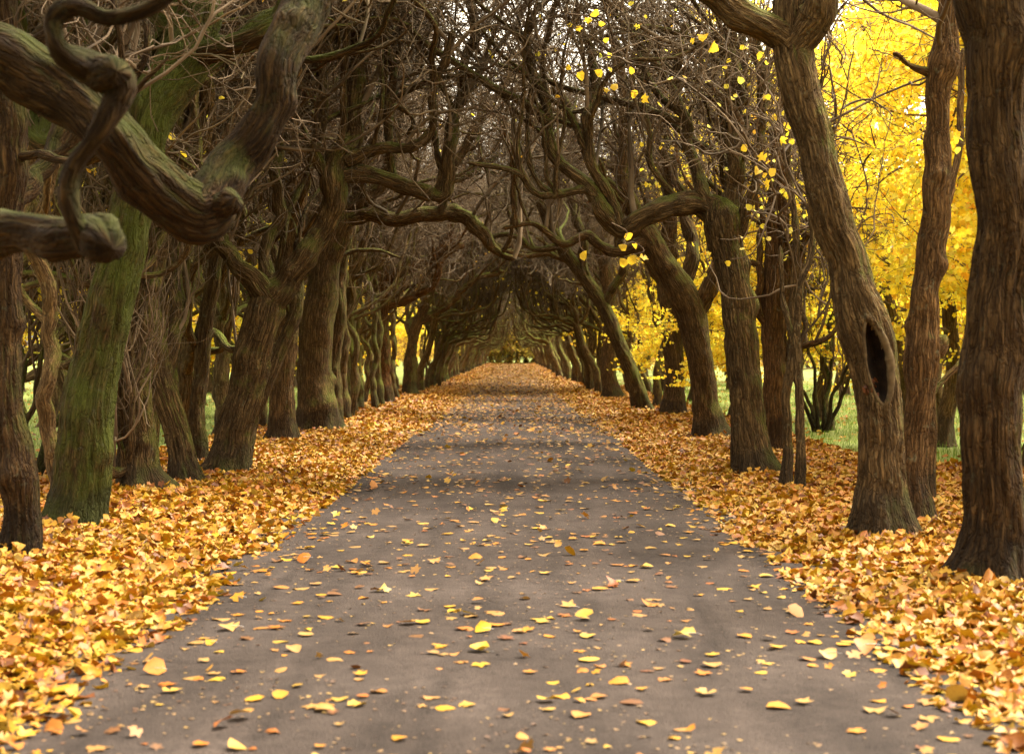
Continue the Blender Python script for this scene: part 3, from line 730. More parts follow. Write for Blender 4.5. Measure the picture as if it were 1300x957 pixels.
hero('reddish brown twisted trunk with swollen knots standing right behind the hollow tree',
     [[(1164, 668, 14.1, 58), (1160, 600, 14.1, 42), (1164, 520, 14.1, 38), (1167, 450, 14.1, 46), (1176, 350, 14.1, 36), (1186, 270, 14.1, 40), (1194, 180, 14.1, 34), (1192, 110, 14.1, 38), (1196, 80, 14.1, 46), (1202, 40, 14.1, 30), (1206, -60, 14.1, 28)]],
     [[(1170, 460, 14.1, 26), (1186, 440, 14.1, 22), (1192, 425, 14.1, 12)], [(1196, 95, 14.1, 18), (1160, 85, 14, 9), (1130, 65, 13.9, 6)]],
     (2, 14, 50), .05, .5, 43)
hero('slender smooth stem between the twisted trunk and the stout right trunk',
     [[(1176, 650, 15.8, 22), (1182, 600, 15.8, 17), (1183, 540, 15.8, 16), (1180, 480, 15.8, 15), (1176, 400, 15.8, 14), (1190, 300, 16, 12), (1215, 200, 16.4, 10), (1225, 60, 16.8, 9)]],
     [[(1182, 500, 15.8, 9), (1205, 470, 16, 8), (1222, 455, 16.2, 7), (1250, 448, 16.4, 6)]],
     (0, 0, 0), .15, .4, 44)
hero('mossy tree with a big knot and a gnarled limb bent over the path, right',
     [[(964, 610, 19.9, 66), (955, 560, 19.9, 48), (947, 480, 19.9, 45), (938, 400, 19.9, 43), (929, 335, 19.9, 44), (918, 278, 19.9, 48), (912, 250, 19.9, 34)]],
     [[(925, 280, 19.9, 38), (895, 262, 19.9, 32), (850, 266, 19.9, 26), (815, 278, 19.9, 24), (788, 290, 19.9, 26), (765, 268, 19.9, 22), (742, 240, 19.9, 19), (704, 208, 19.9, 17), (694, 150, 19.9, 14), (672, 80, 19.9, 12), (684, 0, 19.9, 10)],
      [(922, 290, 19.9, 28), (934, 200, 19.9, 21), (928, 100, 19.9, 18), (926, 10, 19.9, 16), (932, -70, 19.9, 14)],
      [(932, 320, 19.9, 20), (952, 230, 19.8, 15), (966, 130, 19.7, 13), (950, 30, 19.6, 12), (960, -50, 19.6, 10)],
      [(788, 288, 19.9, 18), (768, 235, 19.9, 16), (744, 160, 19.9, 14), (752, 90, 20, 12), (730, 10, 20, 10)],
      [(900, 262, 19.9, 20), (880, 200, 20, 16), (862, 120, 20.1, 14), (872, 30, 20.2, 12)],
      [(742, 240, 19.9, 14), (700, 248, 19.8, 11), (668, 240, 19.7, 9), (640, 215, 19.6, 8), (600, 205, 19.6, 6)]],
     (34, 230, 1300), .5, .1, 45, leafy=110)
SPRIG = [[(700, 60), (722, 84), (737, 92), (756, 99), (770, 113), (781, 111), (803, 122), (817, 125)], [(722, 20), (745, 27), (755, 20), (766, 32), (735, 38)],
         [(775, 290), (796, 300), (790, 316), (806, 312), (818, 324), (800, 330)], [(735, 300), (742, 324), (788, 336)], [(860, 20), (880, 50), (890, 46), (905, 60)], [(925, 30), (938, 38), (950, 60), (966, 72)],
         [(960, 110), (975, 122), (990, 130), (984, 150), (1000, 160)], [(930, 170), (945, 190), (958, 222), (975, 232)], [(975, 150), (990, 175), (968, 200), (985, 215)], [(795, 60), (798, 90), (806, 118)]]
mb = MB(); mts = []; rs = np.random.default_rng(4)
for sp in SPRIG:
    dd = rs.uniform(15, 18.5); q = np.array([P(a, b, dd) for a, b in sp]); q[:, 1] += rs.normal(0, .12, len(q)); q[:, 2] += .05
    mt = MB(); mts.append(mt); stem_tube(mt, np.hstack([q, np.linspace(.006, .0025, len(q))[:, None]]), sides=5, step=.05, lump=0, ridge=0, cap=False)
    k = len(q) - 1
    leaves(mb, q[1:] + rs.normal(0, .015, (k, 3)) - [0, 0, .05], np.stack([rs.normal(0, .5, k), -np.ones(k), rs.normal(0, .6, k)], -1), rs.uniform(.07, .12, k), np.tile([.86, .6, .04], (k, 1)) * rs.uniform(.75, 1.03, (k, 1)), .35, .2)
sr = [x for x in bpy.data.objects if x.get('label', '').startswith('mossy tree with a big knot')][0]
for mt in mts: mt.build('leafy_twig', M_TWIG, sr, sr.location)
mb.build('foliage', M_LEAF, sr, sr.location)
hero('slim pole like stem pressed against the mossy knotted tree, right side',
     [[(941, 603, 20.7, 24), (934, 540, 20.7, 17), (930, 450, 20.7, 16), (926, 360, 20.7, 15), (934, 260, 20.8, 14), (945, 150, 20.9, 12), (940, 20, 21, 10)]], [],
     (14, 90, 400), .4, .05, 46)
hero('dark reddish trunk wrapped in brittle twigs behind the two thin stems, right side',
     [[(985, 585, 24, 42), (984, 520, 24, 34), (982, 450, 24, 34), (986, 380, 24, 38), (990, 300, 24, 34), (984, 230, 24, 26), (996, 140, 24, 22), (1000, 30, 24, 18)]],
     [[(985, 400, 24, 16), (1010, 340, 24, 13), (1030, 280, 24, 11), (1040, 200, 24, 9)],
      [(985, 440, 24, 13), (960, 380, 24, 11), (965, 310, 24, 9), (955, 240, 24, 8)],
      [(985, 500, 24, 12), (1010, 450, 24, 10), (1040, 430, 24, 8), (1075, 400, 24.2, 6)]],
     (16, 90, 420), .1, .6, 47, leafy=260)
hero('left one of two thin grey stems rising from the leaf carpet, right side',
     [[(998, 628, 17.7, 17), (999, 560, 17.7, 13), (1002, 470, 17.7, 13), (1006, 380, 17.7, 12), (1012, 300, 17.7, 10), (1000, 200, 17.8, 9), (1008, 80, 17.9, 8)]],
     [[(1002, 470, 17.7, 8), (1018, 420, 17.8, 7), (1010, 350, 17.9, 6)]],
     (4, 20, 80), .2, .1, 48, leafy=60)
hero('right one of two thin grey stems rising from the leaf carpet',
     [[(1016, 637, 16.9, 17), (1015, 570, 16.9, 13), (1014, 500, 16.9, 13), (1008, 430, 16.9, 12), (1018, 360, 16.9, 10), (1030, 310, 17, 8), (1024, 220, 17, 7)]],
     [[(1010, 440, 16.9, 8), (996, 380, 17, 7), (990, 310, 17.1, 6)]],
     (4, 20, 80), .2, .05, 49, leafy=60)
hero('dark tree leaning left and splitting into a mossy fork, foot deep in leaves, right side',
     [[(906, 563, 28, 52), (896, 510, 28, 37), (888, 450, 28, 37), (876, 392, 28, 42), (850, 345, 28, 35), (826, 306, 28, 30), (806, 270, 28, 24), (790, 220, 28, 20), (795, 140, 28, 16), (780, 50, 28, 13)]],
     [[(882, 400, 28, 28), (906, 352, 28, 24), (920, 312, 28, 20), (935, 250, 28, 18), (940, 150, 28, 15), (930, 40, 28, 12)],
      [(866, 372, 28.2, 20), (878, 300, 28.6, 18), (852, 220, 28.8, 18), (826, 120, 29, 17), (802, 20, 29, 15)],
      [(826, 306, 28, 20), (780, 320, 28, 15), (745, 300, 28, 13), (712, 310, 28, 10), (680, 285, 28, 8), (640, 290, 28, 6)],
      [(800, 260, 28, 16), (762, 215, 28, 13), (730, 150, 28, 11), (700, 110, 28, 9)]],
     (46, 340, 1900), .45, .3, 50, leafy=90)
hero('pale brown trunk with a dark knothole standing beyond the leaning fork, right side',
     [[(853, 531, 38.5, 36), (857, 480, 38.5, 28), (853, 410, 38.5, 28), (846, 345, 38.5, 26), (850, 260, 38.5, 20), (840, 160, 38.5, 16), (845, 60, 38.5, 13)]],
     [[(850, 370, 38.5, 16), (820, 330, 38.5, 13), (790, 280, 38.5, 11), (785, 200, 38.5, 9)]],
     (40, 300, 1500), .25, .3, 51, leafy=80)
hero('mossy trunk leaning strongly left over the path like an arch rib, right side',
     [[(818, 525, 41.5, 28), (802, 475, 41.5, 21), (783, 428, 41.5, 20), (766, 390, 41.5, 20), (740, 350, 41.5, 18), (712, 312, 41.5, 16), (690, 270, 41.5, 13), (668, 220, 41.5, 10), (670, 150, 41.5, 8)]],
     [[(742, 352, 41.5, 14), (736, 290, 41.5, 12), (720, 220, 41.5, 10), (730, 130, 41.5, 9)],
      [(766, 390, 41.5, 13), (790, 340, 41.5, 12), (785, 260, 41.5, 10), (800, 170, 41.5, 9)],
      [(712, 312, 41.5, 10), (680, 318, 41.5, 8), (648, 300, 41.5, 7), (615, 305, 41.5, 5)]],
     (44, 320, 1700), .8, .1, 52)
hero('grooved brown trunk just beyond the arch rib tree, right side',
     [[(778, 508, 52.5, 28), (772, 455, 52.5, 20), (775, 395, 52.5, 18), (766, 330, 52.5, 15), (772, 250, 52.5, 12)]],
     [[(774, 400, 52.5, 13), (742, 352, 52.5, 11), (706, 322, 52.5, 9), (672, 325, 52.5, 7), (640, 318, 52.5, 5)],
      [(770, 350, 52.5, 10), (745, 280, 52.5, 8), (730, 200, 52.5, 7)]],
     (40, 300, 1500), .4, .35, 53)

# ------------------------------------------------------------------ the repeating avenue trees: variants in their own coordinates, path towards +x
def build_variant(seed, n1=48, n2=350, n3=1900, leafy=0, low=False, both=False):
    r = np.random.default_rng(seed); mb = MB(); curves = []
    R = r.uniform(.1, .165); hc = r.uniform(2.2, 3.3) if not low else r.uniform(1.4, 2.2)
    lx, ly = r.uniform(-.35, 1.05), r.uniform(-.5, .5)
    tr = [[0, 0, -.06, R * 1.15], [lx * .2 + r.normal(0, .05), ly * .25, hc * .33, R * .95], [lx * .6 + r.normal(0, .08), ly * .6, hc * .68, R * .92], [lx, ly, hc, R * .95]]
    C, Rr, _ = stem_tube(mb, tr, 32, .07, 1.0, .09, .014, rand_knobs(hc, R, 5, r), .03, seed)
    if r.random() < .5:
        a = r.uniform(0, TAU); q = np.array([math.cos(a), math.sin(a)]) * .32
        C, Rr, _ = stem_tube(mb, [[*q, -.06, R * .6], [*(q * 1.6), 1.4, R * .5], [q[0] * 2.2 + .3, q[1] * 2.4, 3.0, R * .45], [q[0] * 2 + .5, q[1] * 2, 5.2, R * .28]], 20, .08, 1.0, .1, .008, rand_knobs(3, R * .5, 3, r), .06, seed + 3)
        curves.append((C, Rr))
    top = np.array([lx, ly, hc - .15])
    def limb(dx, dy, zt, reach, n, rr, style):
        p = top.copy(); rows = [[*p, rr]]
        for k in range(n):
            f = (k + 1) / n
            if style == 'arch': tgt = np.array([lx + reach * f, ly + dy * f, hc + (zt - hc) * math.sin(f * 1.45)])
            elif style == 'elbow':
                fx = min(1, f * 1.9); fz = max(0, f - .45) / .55
                tgt = np.array([lx + reach * fx, ly + dy * fx, hc + .35 * fx + (zt - hc - .35) * fz])
            else: tgt = np.array([lx + dx * f ** .7, ly + dy * f ** .7, hc + (zt - hc) * f])
            tgt = tgt + r.normal(0, .13, 3) * [1, 1, .7]
            rows.append([*tgt, rr * (1 - .62 * f)])
        C, Rr, _ = stem_tube(mb, rows, 16, .08, 0, .13, .006, rand_knobs(2.5, rr * .7, 5, r), .05, seed * 7 + int(r.integers(1, 999)))
        curves.append((C, Rr))
    limb(0, r.uniform(-1.2, 1.2), r.uniform(4.8, 5.6), r.uniform(2.6, 3.4), 6, R * .62, 'arch')
    limb(0, r.uniform(-1.5, 1.5), r.uniform(6.5, 8), r.uniform(1.2, 2.3), 6, R * .55, 'elbow')
    limb(0, r.uniform(-1.6, 1.6), r.uniform(5.5, 7), r.uniform(1.8, 2.8), 7, R * .45, 'elbow')
    limb(0, r.uniform(-1.4, 1.4), r.uniform(5.2, 6.4), r.uniform(2.2, 3.4), 6, R * .42, 'arch')
    limb(0, r.uniform(-1.8, 1.8), r.uniform(7.5, 9.5), r.uniform(.5, 1.4), 6, R * .42, 'elbow')
    limb(r.uniform(-.6, .6), r.uniform(-.5, .5), r.uniform(8, 10.5), 0, 5, R * .6, 'up')
    limb(r.uniform(-2.4, -1.2), r.uniform(-1, 1), r.uniform(5, 7), 0, 5, R * .5, 'up')
    if both: limb(r.uniform(-2.6, -1.6), r.uniform(-1, 1), r.uniform(3.6, 5), 0, 5, R * .45, 'up')
    curves += medium(mb, curves, 20, -3.5 if not both else 50, not both, 11)
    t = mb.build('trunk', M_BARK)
    mb = MB(); xo = -3.5
    p1, p2, p3 = grow(mb, curves, n1, n2, n3, xo if not both else 50, zmax=13)
    c = mb.build('crown', M_TWIG)
    parts = [t, c]
    if leafy:
        mb = MB(); pts, tt, _ = starts_on(p3, leafy, .5, 1)
        leaves(mb, pts + rng.normal(0, .05, pts.shape), rng.normal(size=pts.shape), rng.uniform(.07, .11, leafy), pick(YEL, YELW, leafy), .2, .1)
        parts.append(mb.build('foliage', M_LEAF))
    for p in parts: p.hide_render = False
    return parts

used = set()
def place(parts, x, y, rz, sc, name, label, cat, group, moss, warm, rng_=rng):
    root = empty(name, (x, y, 0), label, cat, group); root.rotation_euler = (0, 0, rz); root.scale = sc if isinstance(sc, tuple) else (sc, sc, sc)
    first = id(parts) not in used; used.add(id(parts))
    for p in parts:
        if first: q = p
        else: q = p.copy(); col.objects.link(q)
        q.parent = root; q['moss'] = moss * .6; q['warm'] = warm * .6; q['tone'] = 2.2 + .7 * float(rng.random())  # bark tone raised in place of fill light in the tunnel, plus random spread
    return root

VAR = [build_variant(200 + i * 13, leafy=(120, 260, 60, 380, 160, 60, 480, 100)[i]) for i in range(8)]
FAR = [build_variant(2200 + i * 13, 22, 130, 520, leafy=(0, 80, 0, 40)[i]) for i in range(4)]
def dist_word(y):
    return 'in the middle distance' if y < 75 else 'far along the avenue'
# left row and right row
for side in (-1, 1):
    y = 61.0 if side < 0 else 59.0; k = 0
    nm = 'left' if side < 0 else 'right'
    while y < LEN:
        x = side * (3.62 if side < 0 else 3.35) + rng.normal(0, .12)
        v = int(rng.integers(0, 8)); rz = (0 if side < 0 else math.pi) + rng.uniform(-.5, .5)
        if y < 76:
            ords = ['nearest', 'second', 'third', 'fourth', 'fifth', 'sixth', 'seventh'][k]
            other = 'dark tree bending in over the path' if side < 0 else 'grooved brown trunk'
            lab = f'{ords} tree of the {nm} row beyond the {other}'
        else: lab = f'small looking gnarled tree of the {nm} row where the tunnel narrows far away'
        sc = rng.uniform(.85, 1.12); place(VAR[v] if y < 80 else FAR[v % 4], x, y, rz, (sc * rng.uniform(.9, 1.1), sc * float(rng.choice([-1, 1])), sc * rng.uniform(.92, 1.06)), 'gnarled_tree', lab, 'tree', f'distant trees of the {nm} row', float(rng.uniform(.2, .95 if side < 0 else .7)), float(rng.uniform(0, .8)))
        y += rng.uniform(2.1, 3.0); k += 1

# unseen trees added over and behind the viewer to shade the foreground
for side in (-1, 1):
    for k, y in enumerate((7.0 if side < 0 else 7.6, 3.6, .4, -2.8, -6.2, -9.5, -13.0, -17, -21)):
        if k == 0: continue
        place(VAR[(k * 3 + (side > 0)) % 8], side * 3.7, y if side < 0 else y - .6, (0 if side < 0 else math.pi) + rng.uniform(-.4, .4), 1.0, 'gnarled_tree',
              f'gnarled avenue tree beside the viewer, nearer than the {"left" if side < 0 else "right"} frame edge shows', 'tree', f'avenue trees beside the viewer, {"left" if side < 0 else "right"}', .4, .3)

# second line of trees behind each row
BACK = [build_variant(900 + i * 7, n1=44, n2=290, n3=1400, leafy=(200, 0, 500)[i], low=i == 1, both=True) for i in range(3)]
spots = [(-6.6, 16.5), (-7.4, 21.5), (-6.0, 25.5), (-7.6, 30), (-6.2, 34.5), (-8.2, 39), (-6.3, 44), (-8, 50), (-6.5, 56), (-7.6, 64), (-6.6, 73), (-8.5, 27), (-10.5, 36),
         (5.9, 72), (-7.5, 84), (6.8, 84), (-4.9, 23.2), (-5.4, 29.4), (-5.0, 36.0), (5.4, 62.0)]
for k, (x, y) in enumerate(spots):
    nm = 'left' if x < 0 else 'right'
    place(BACK[k % 3], x, y, rng.uniform(0, TAU), rng.uniform(.85, 1.1), 'gnarled_tree',
          f'twiggy tree of the second line half hidden behind the {nm} row of trunks', 'tree', f'second line of trees on the {nm}', float(rng.uniform(.3, .9)), float(rng.uniform(0, .6)))

def build_slim(seed):
    r = np.random.default_rng(seed); mb = MB(); curves = []; R = r.uniform(.06, .1); lx, ly = r.uniform(-.3, .7), r.uniform(-.4, .4); hc = r.uniform(3.2, 4.2)
    C, Rr, _ = stem_tube(mb, [[0, 0, -.06, R * 1.2], [lx * .2 + r.normal(0, .07), ly * .3, hc * .3, R], [lx * .5 + r.normal(0, .1), ly * .6, hc * .65, R * .9], [lx, ly, hc, R * .8], [lx * 1.3 + .3, ly * 1.2, hc + 2, R * .6], [lx + .9, ly * 1.4, hc + 3.6, R * .35]], 20, .08, 1, .1, .006, rand_knobs(hc, R, 6, r), .07, seed)
    curves.append((C[C[:, 2] > 2.4], Rr[C[:, 2] > 2.4]))
    for k in range(3):
        z0 = r.uniform(.55, .95); i = int(np.argmin(np.abs(C[:, 2] - hc * z0))); p = C[i]; rx = r.uniform(-1.2, 1.8); ry = r.uniform(-1.2, 1.2)
        c2, r2, _ = stem_tube(mb, [[*p, R * .6], [p[0] + rx * .5, p[1] + ry * .5, p[2] + .5, R * .5], [p[0] + rx * .8, p[1] + ry * .8, p[2] + 1.6, R * .42], [p[0] + rx, p[1] + ry, p[2] + 3.2, R * .25]], 12, .1, 0, .14, .003, rand_knobs(3, R * .5, 5, r), .06, seed + k + 1)
        curves.append((c2, r2))
    t = mb.build('trunk', M_BARK); mb = MB(); grow(mb, curves, 18, 120, 600, -3.5, zmax=9); return [t, mb.build('crown', M_TWIG)]
SLIM = [build_slim(1300 + 17 * i) for i in range(5)]
k = 0
for sgn in (-1, 1):
    for y in np.concatenate([np.concatenate([np.arange(16.2, 62, 1.75)]) if sgn < 0 else np.arange(33, 62, 5.0)]):
        k += 1; x = sgn * (rng.uniform(3.55, 5.6) if y > 33 else rng.uniform(4.3, 6.6))
        place(SLIM[k % 5], x, y + rng.uniform(-.8, .8), (0 if sgn < 0 else math.pi) + rng.uniform(-.6, .6), (1, float(rng.choice([-1, 1])), rng.uniform(.9, 1.1)), 'slim_tree',
              f'slim forked tree squeezed between the thick trunks of the {"left" if sgn < 0 else "right"} row', 'tree', f'slim trees of the {"left" if sgn < 0 else "right"} row', float(rng.uniform(.2, .9)), float(rng.uniform(0, .6)))

# ------------------------------------------------------------------ yellow maples beyond the rows
def build_maple(seed, nleaf, h=9.0, spread=2.8, pal=YEL, w=YELW, zlow=1.5):
    r = np.random.default_rng(seed); mb = MB()
    tr = [[0, 0, -.06, .13]]; q = np.zeros(2)
    for k in range(1, 7):
        q = q + r.normal(0, .16, 2); tr.append([*q, h * k / 6, .13 * (1 - k / 7)])
    C, R, _ = stem_tube(mb, tr, 20, .1, 1.0, .05, .004, rand_knobs(5, .08, 3, r), .05, seed)
    t = mb.build('trunk', M_BARK)
    mb = MB(); n1 = 46
    idx = r.uniform(.18, .98, n1) * (len(C) - 1); st = C[idx.astype(int)]; a = r.uniform(0, TAU, n1)
    d = np.stack([np.cos(a), np.sin(a), r.uniform(-.05, .5, n1)], -1)
    ln = spread * r.uniform(.5, 1.1, n1) * np.clip(1.25 - st[:, 2] / (h * 1.3), .35, 1)
    p1 = walk(st, d, ln, 10, .1, -.02, 50, False); ra = r.uniform(.012, .035, n1); batch_tubes(mb, p1, ra, ra * .3, 5)
    s, tt, _ = starts_on(p1, 420, .2, 1); d = tt * .7 + rng.normal(size=(420, 3)) * [.6, .6, .25]
    p2 = walk(s, d, rng.uniform(.4, 1.1, 420), 7, .14, -.02, 50, False); rb = rng.uniform(.004, .009, 420); batch_tubes(mb, p2, rb, rb * .4, 3)
    c = mb.build('crown', M_TWIG)
    mb = MB(); s, tt, _ = starts_on(p2, nleaf, .1, 1)
    pos = s + rng.normal(0, 1, s.shape) * [.09, .09, .05]; pos[:, 2] = np.maximum(pos[:, 2], zlow * .6)
    nr = rng.normal(size=s.shape) * [.8, .8, .5] + np.array([0, 0, .3])
    leaves(mb, pos, nr, rng.uniform(.055, .1, nleaf), pick(pal, w, nleaf), .22, .5)
    f = mb.build('foliage', M_LEAF)
    return [t, c, f]
MAP = [build_maple(500, 15000), build_maple(511, 12000, 8, 2.4), build_maple(523, 18000, 10, 3.2),
       build_maple(537, 6000, 6, 2.2, np.array([[.62, .5, .06], [.7, .5, .04], [.45, .42, .05]]), np.array([.4, .4, .2]))]
YN = ['bright yellow maple glowing behind the right row of trunks', 'golden leaved tree of the wood behind the left row of trunks']
msp = [(5.6, 34, 1), (5.7, 39.5, 1), (5.5, 45.5, 1), (6.0, 52, 1), (6.2, 59, 0), (6.4, 66, 1), (-6.8, 40, 1), (-6.6, 53, 1), (7.6, 16.2, 0), (6.9, 18.2, 1), (7.6, 22.4, 0), (8.6, 26, 1), (6.6, 20.0, 0), (8.3, 22.5, 2), (7.4, 27, 0), (9.8, 26, 2), (8.7, 32, 2), (11, 33, 0), (7.2, 37, 2), (10, 40, 2), (13, 38, 0), (7.7, 46, 0),
       (12, 50, 2), (8.5, 57, 2), (15, 47, 2), (18, 58, 0), (9.5, 68, 2), (12, 80, 0), (22, 70, 2), (16, 88, 2), (26, 90, 0), (8.0, 95, 2), (8.0, 110, 2), (9, 128, 0),
       (-10, 34, 3), (-12, 42, 0), (-9.5, 48, 2), (-14, 52, 2), (-11, 60, 3), (-10, 72, 2), (-16, 70, 0), (-20, 64, 2), (-13, 85, 2), (-9.5, 98, 0), (-9, 115, 2), (-24, 85, 2), (-12, 28, 1), (-10, 22.5, 3), (-9, 135, 2), (9, 150, 2), (-9, 160, 0), (9, 175, 0)]
for k, (x, y, v) in enumerate(msp):
    sc = rng.uniform(.95, 1.25) * (1 if y < 60 else 1.3)
    lab = YN[0] if x > 0 else YN[1]
    place(MAP[v], x, y, rng.uniform(0, TAU), sc, 'maple_tree', lab, 'tree', 'yellow maples on the right' if x > 0 else 'golden trees on the left', .1, .3)

# undergrowth and woods further out on both sides
BUSH = [build_maple(601, 4200, 2.6, 1.9, np.array([[.62, .5, .06], [.5, .33, .05], [.3, .3, .05], [.3, .16, .06]]), np.array([.3, .3, .2, .2]), .1),
        build_maple(607, 3600, 3.4, 2.2, np.array([[.8, .55, .04], [.6, .36, .05], [.35, .2, .06]]), np.array([.45, .3, .25]), .1)]
k = 0
for sgn in (-1, 1):
    for y in np.arange(46, LEN + 60, 7.5):
        for x0 in (13, 25):
            if sgn > 0 and y < 60 and x0 < 20: x0 = 17
            x = sgn * (x0 + rng.uniform(-3, 3) + max(0, y - 60) * .06 * (x0 > 20))
            bush = k % 3 != 2; k += 1
            place(BUSH[k % 2] if bush else MAP[(0, 2, 3)[k % 3]], x, y + rng.uniform(-3, 3), rng.uniform(0, TAU), rng.uniform(1.1, 1.9) if bush else 1.35, 'bush' if bush else 'maple_tree',
                  ('russet and yellow bush' if bush else 'tall golden tree') + f' of the far woods behind the {"left" if sgn < 0 else "right"} row', 'bush' if bush else 'tree',
                  f'far woods behind the {"left" if sgn < 0 else "right"} row', .2, .4)

# multi stemmed shrub on the lawn, right
def shrub(x, y, label):
    root = empty('shrub', (x, y, 0), label, 'shrub'); mb = MB(); cur = []
    for k in range(6):
        a = TAU * k / 6 + rng.uniform(-.4, .4); q = np.array([math.cos(a), math.sin(a)])
        C, R, _ = stem_tube(mb, [[x + q[0] * .1, y + q[1] * .1, -.05, .045], [x + q[0] * .45, y + q[1] * .4, .8, .036], [x + q[0] * .9, y + q[1] * .8, 1.7, .028], [x + q[0] * 1.2, y + q[1], 2.9, .025]], 14, .08, .6, .06, .003, (), .06, 800 + k)
        cur.append((C, R))
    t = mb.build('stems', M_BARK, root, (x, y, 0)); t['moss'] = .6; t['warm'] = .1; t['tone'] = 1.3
    mb = MB(); p1, p2, p3 = grow(mb, cur, 20, 130, 500, 50, zmax=5); c = mb.build('crown', M_TWIG, root, (x, y, 0)); c['moss'] = .3
    mb = MB(); pts, tt, _ = starts_on(p3, 500, .4, 1); leaves(mb, pts, rng.normal(size=pts.shape), rng.uniform(.06, .1, 500), pick(YEL, YELW, 500), .2, .1)
    mb.build('foliage', M_LEAF, root, (x, y, 0))
shrub(6.25, 32.0, 'multi stemmed shrub with fanned mossy stems on the lawn, right')
shrub(-5.9, 19.0, 'low twiggy shrub with fanned stems behind the mossy left trunk')

# thicket closing the far end of the avenue
for k in range(11):
    x = -11 + 2.2 * k
    place(MAP[3] if k % 2 else BACK[1], x, LEN + 6 + (k % 3) * 2.5, rng.uniform(0, TAU), 1.2, 'thicket_tree', 'tree of the dark thicket closing the far end of the avenue', 'tree', 'thicket at the end of the avenue', .4, .5)

for k in range(15):
    place(BUSH[k % 2], -7 + k + rng.uniform(-.4, .4), LEN + 3 + (k % 2) * 2, rng.uniform(0, TAU), 2.1, 'bush', 'russet bush of the thicket closing the far end of the avenue', 'bush', 'bushes at the end of the avenue', .3, .5)

mb = MB(); n = 14000                             # crumbs of crushed leaf on the asphalt
x = rng.uniform(-2.45, 2.45, n); y = 5 + 32 * rng.random(n) ** 1.4
k = rng.random(n) < .45 + .35 * bumps(x, y, .5, 31) + .3 * sstep(1.2, 2.3, np.abs(x)); x, y = x[k], y[k]; m = len(x)
leaves(mb, np.stack([x, y, path_z(x) + .004], -1), np.concatenate([rng.normal(0, .1, (m, 2)), np.ones((m, 1))], -1), rng.uniform(.008, .03, m),
       np.array([[.32, .2, .09], [.12, .06, .03], [.42, .27, .08], [.2, .11, .05]])[rng.integers(0, 4, m)] * rng.uniform(.35, .7, (m, 1)), .2, .3)
tag(mb.build('leaf_crumbs', M_DRY), 'crumbs of crushed leaves trodden into the asphalt path', kind='stuff')
mb = MB()                                        # leaves drifted against the feet of the trunks
for bx, by, br in BASES:
    if by > 45 or by < 10: continue
    n = 110; a = rng.uniform(0, TAU, n); e = rng.exponential(.11, n); q = br * 1.35 + e
    x, y = bx + np.cos(a) * q, by + np.sin(a) * q
    z = litter_z(x, y) + .012 + rng.uniform(0, .1, n) * np.exp(-e / .09)
    leaves(mb, np.stack([x, y, z], -1), np.stack([np.cos(a) * .6 + rng.normal(0, .4, n), np.sin(a) * .6 + rng.normal(0, .4, n), np.ones(n) * .7], -1), rng.uniform(.06, .1, n), pick(DRY, DRYW, n), .4, .5)
tag(mb.build('drifted_leaves', M_DRY), 'fallen leaves drifted against the feet of the trunks', kind='stuff')

# ------------------------------------------------------------------ single leaves on the asphalt that stand out
single = [
    (612, 808, .13, (.85, .6, .02), 'bright yellow leaf with raised edge near the front middle of the path', .5),
    (385, 716, .15, (.68, .25, .02), 'curled orange leaf standing up on the left half of the path', .7),
    (552, 719, .13, (.72, .42, .14), 'pale tan leaf with curled rim left of the path middle', .35),
    (302, 765, .12, (.76, .42, .02), 'amber leaf propped upright near the left leaf bank', .8),
    (292, 802, .17, (.74, .5, .2), 'large pale tan leaf lying by the left leaf bank, nearest big one', .2),
    (268, 821, .08, (.8, .52, .03), 'small golden leaf below the large pale tan leaf', .4),
    (638, 653, .12, (.84, .56, .03), 'golden leaf standing up in the middle of the path beyond the others', .6),
    (427, 657, .13, (.84, .58, .04), 'yellow leaf tilted up by the left leaf bank further back', .6),
    (197, 857, .13, (.74, .33, .02), 'orange leaf standing on edge at the left front corner of the path', 1.0),
    (1098, 832, .15, (.7, .27, .03), 'crumpled orange leaf near the right front leaf bank', .6),
    (870, 815, .17, (.78, .62, .18), 'long pale yellow leaf lying flat right of the path middle', .15),
    (1050, 838, .14, (.76, .58, .28), 'pale cream leaf beside the crumpled orange leaf', .3),
    (780, 750, .12, (.5, .16, .03), 'dark russet leaf curled up right of the path middle', .5),
    (722, 776, .13, (.75, .42, .1), 'light orange leaf lying right of the path middle', .25),
    (610, 833, .14, (.8, .6, .05), 'flat yellow leaf in front of the bright yellow raised leaf', .12),
    (486, 756, .12, (.83, .68, .26), 'pale yellow notched leaf on the left half of the path', .3),
]
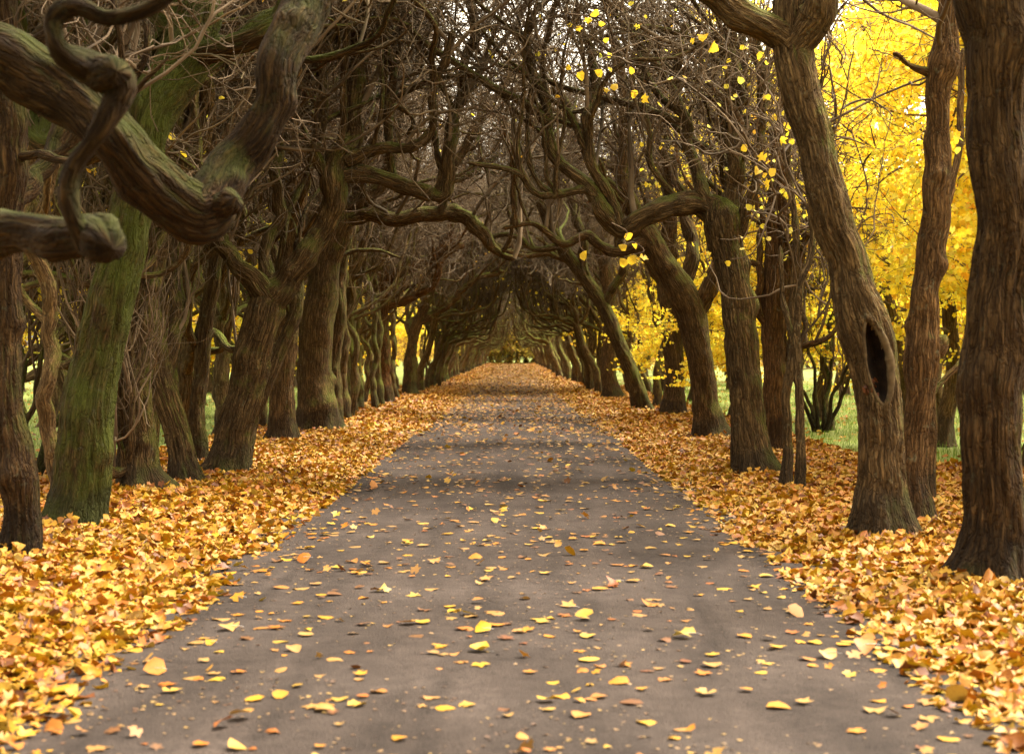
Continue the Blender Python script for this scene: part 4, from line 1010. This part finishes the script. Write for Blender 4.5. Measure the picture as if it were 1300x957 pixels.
for px, py, sz, c, lab, tilt in single:
    sz *= .85; tilt *= .8
    d = H * F / (py - HOR); x = (px - 650) / F * d
    a = rng.uniform(0, TAU); mb = MB()
    st = rng.bit_generator.state
    nr = np.array([[math.cos(a) * tilt * .5, -tilt, .9]])
    zz = path_z(x) + .008 + sz * .3 * min(1, tilt)
    leaves(mb, np.array([[0, 0, 0.0]]), nr, np.array([sz]), np.array([c]) * [.44, .38, .25], .3, .5)
    # short leaf stalk
    p = np.array([[[0, 0, 0], [sz * .35, -.02, .005], [sz * .6, -.03, .0]]]); batch_tubes(mb, p, np.array([.0014]), np.array([.001]), 4)
    o = mb.build('fallen_leaf', M_DRY); o.location = (x, d, zz)
    vz = min(v.co.z for v in o.data.vertices); o.location.z = path_z(x) + .003 - vz
    tag(o, lab, 'leaf', 'single leaves that stand out on the path')

# ------------------------------------------------------------------ light, sky, camera
w = bpy.data.worlds.new('World'); scene.world = w; w.use_nodes = True
nt = w.node_tree; N, L = nt.nodes, nt.links
bg = N['Background']; sky = N.new('ShaderNodeTexSky'); sky.sky_type = 'NISHITA'; sky.sun_disc = False
EL, AZ = math.radians(60), math.radians(62)       # azimuth measured from +y towards +x
sky.sun_elevation = EL; sky.sun_rotation = AZ; sky.air_density = 1.3; sky.dust_density = 4
hs = N.new('ShaderNodeHueSaturation'); hs.inputs['Saturation'].default_value = .15   # overcast: cloud takes the blue out
L.new(sky.outputs[0], hs.inputs['Color'])
tint = mixc(N, L, 1.0, hs.outputs[0], (1.14, 1.0, .79), 'MULTIPLY'); L.new(tint, bg.inputs[0]); bg.inputs[1].default_value = .15
sun = bpy.data.lights.new('sun', 'SUN'); sun.energy = 1.5; sun.angle = math.radians(14); sun.color = (1, .93, .82)
so = bpy.data.objects.new('sun', sun); col.objects.link(so)
dirv = Vector((math.sin(AZ) * math.cos(EL), math.cos(AZ) * math.cos(EL), math.sin(EL)))
so.rotation_euler = dirv.to_track_quat('Z', 'Y').to_euler(); so.location = (0, 0, 40)

cam = bpy.data.cameras.new('camera'); co = bpy.data.objects.new('camera', cam); col.objects.link(co)
co.location = (0, 0, H); co.rotation_euler = (math.radians(90), 0, 0)
cam.sensor_width = 36; cam.lens = 36 * F / 1300; cam.shift_y = -(478.5 - HOR) / 1300; cam.clip_end = 3000; cam.clip_start = .1
cam.dof.use_dof = True; cam.dof.focus_distance = 20; cam.dof.aperture_fstop = 2.8
scene.camera = co
vs = scene.view_settings; vs.view_transform = 'Standard'; vs.look = 'None'; vs.exposure = 2.7; vs.gamma = 1
scene.render.engine = 'CYCLES'
cy = scene.cycles; cy.use_denoising = True; cy.max_bounces = 8; cy.diffuse_bounces = 4; cy.glossy_bounces = 1; cy.transmission_bounces = 4; cy.caustics_reflective = False; cy.caustics_refractive = False
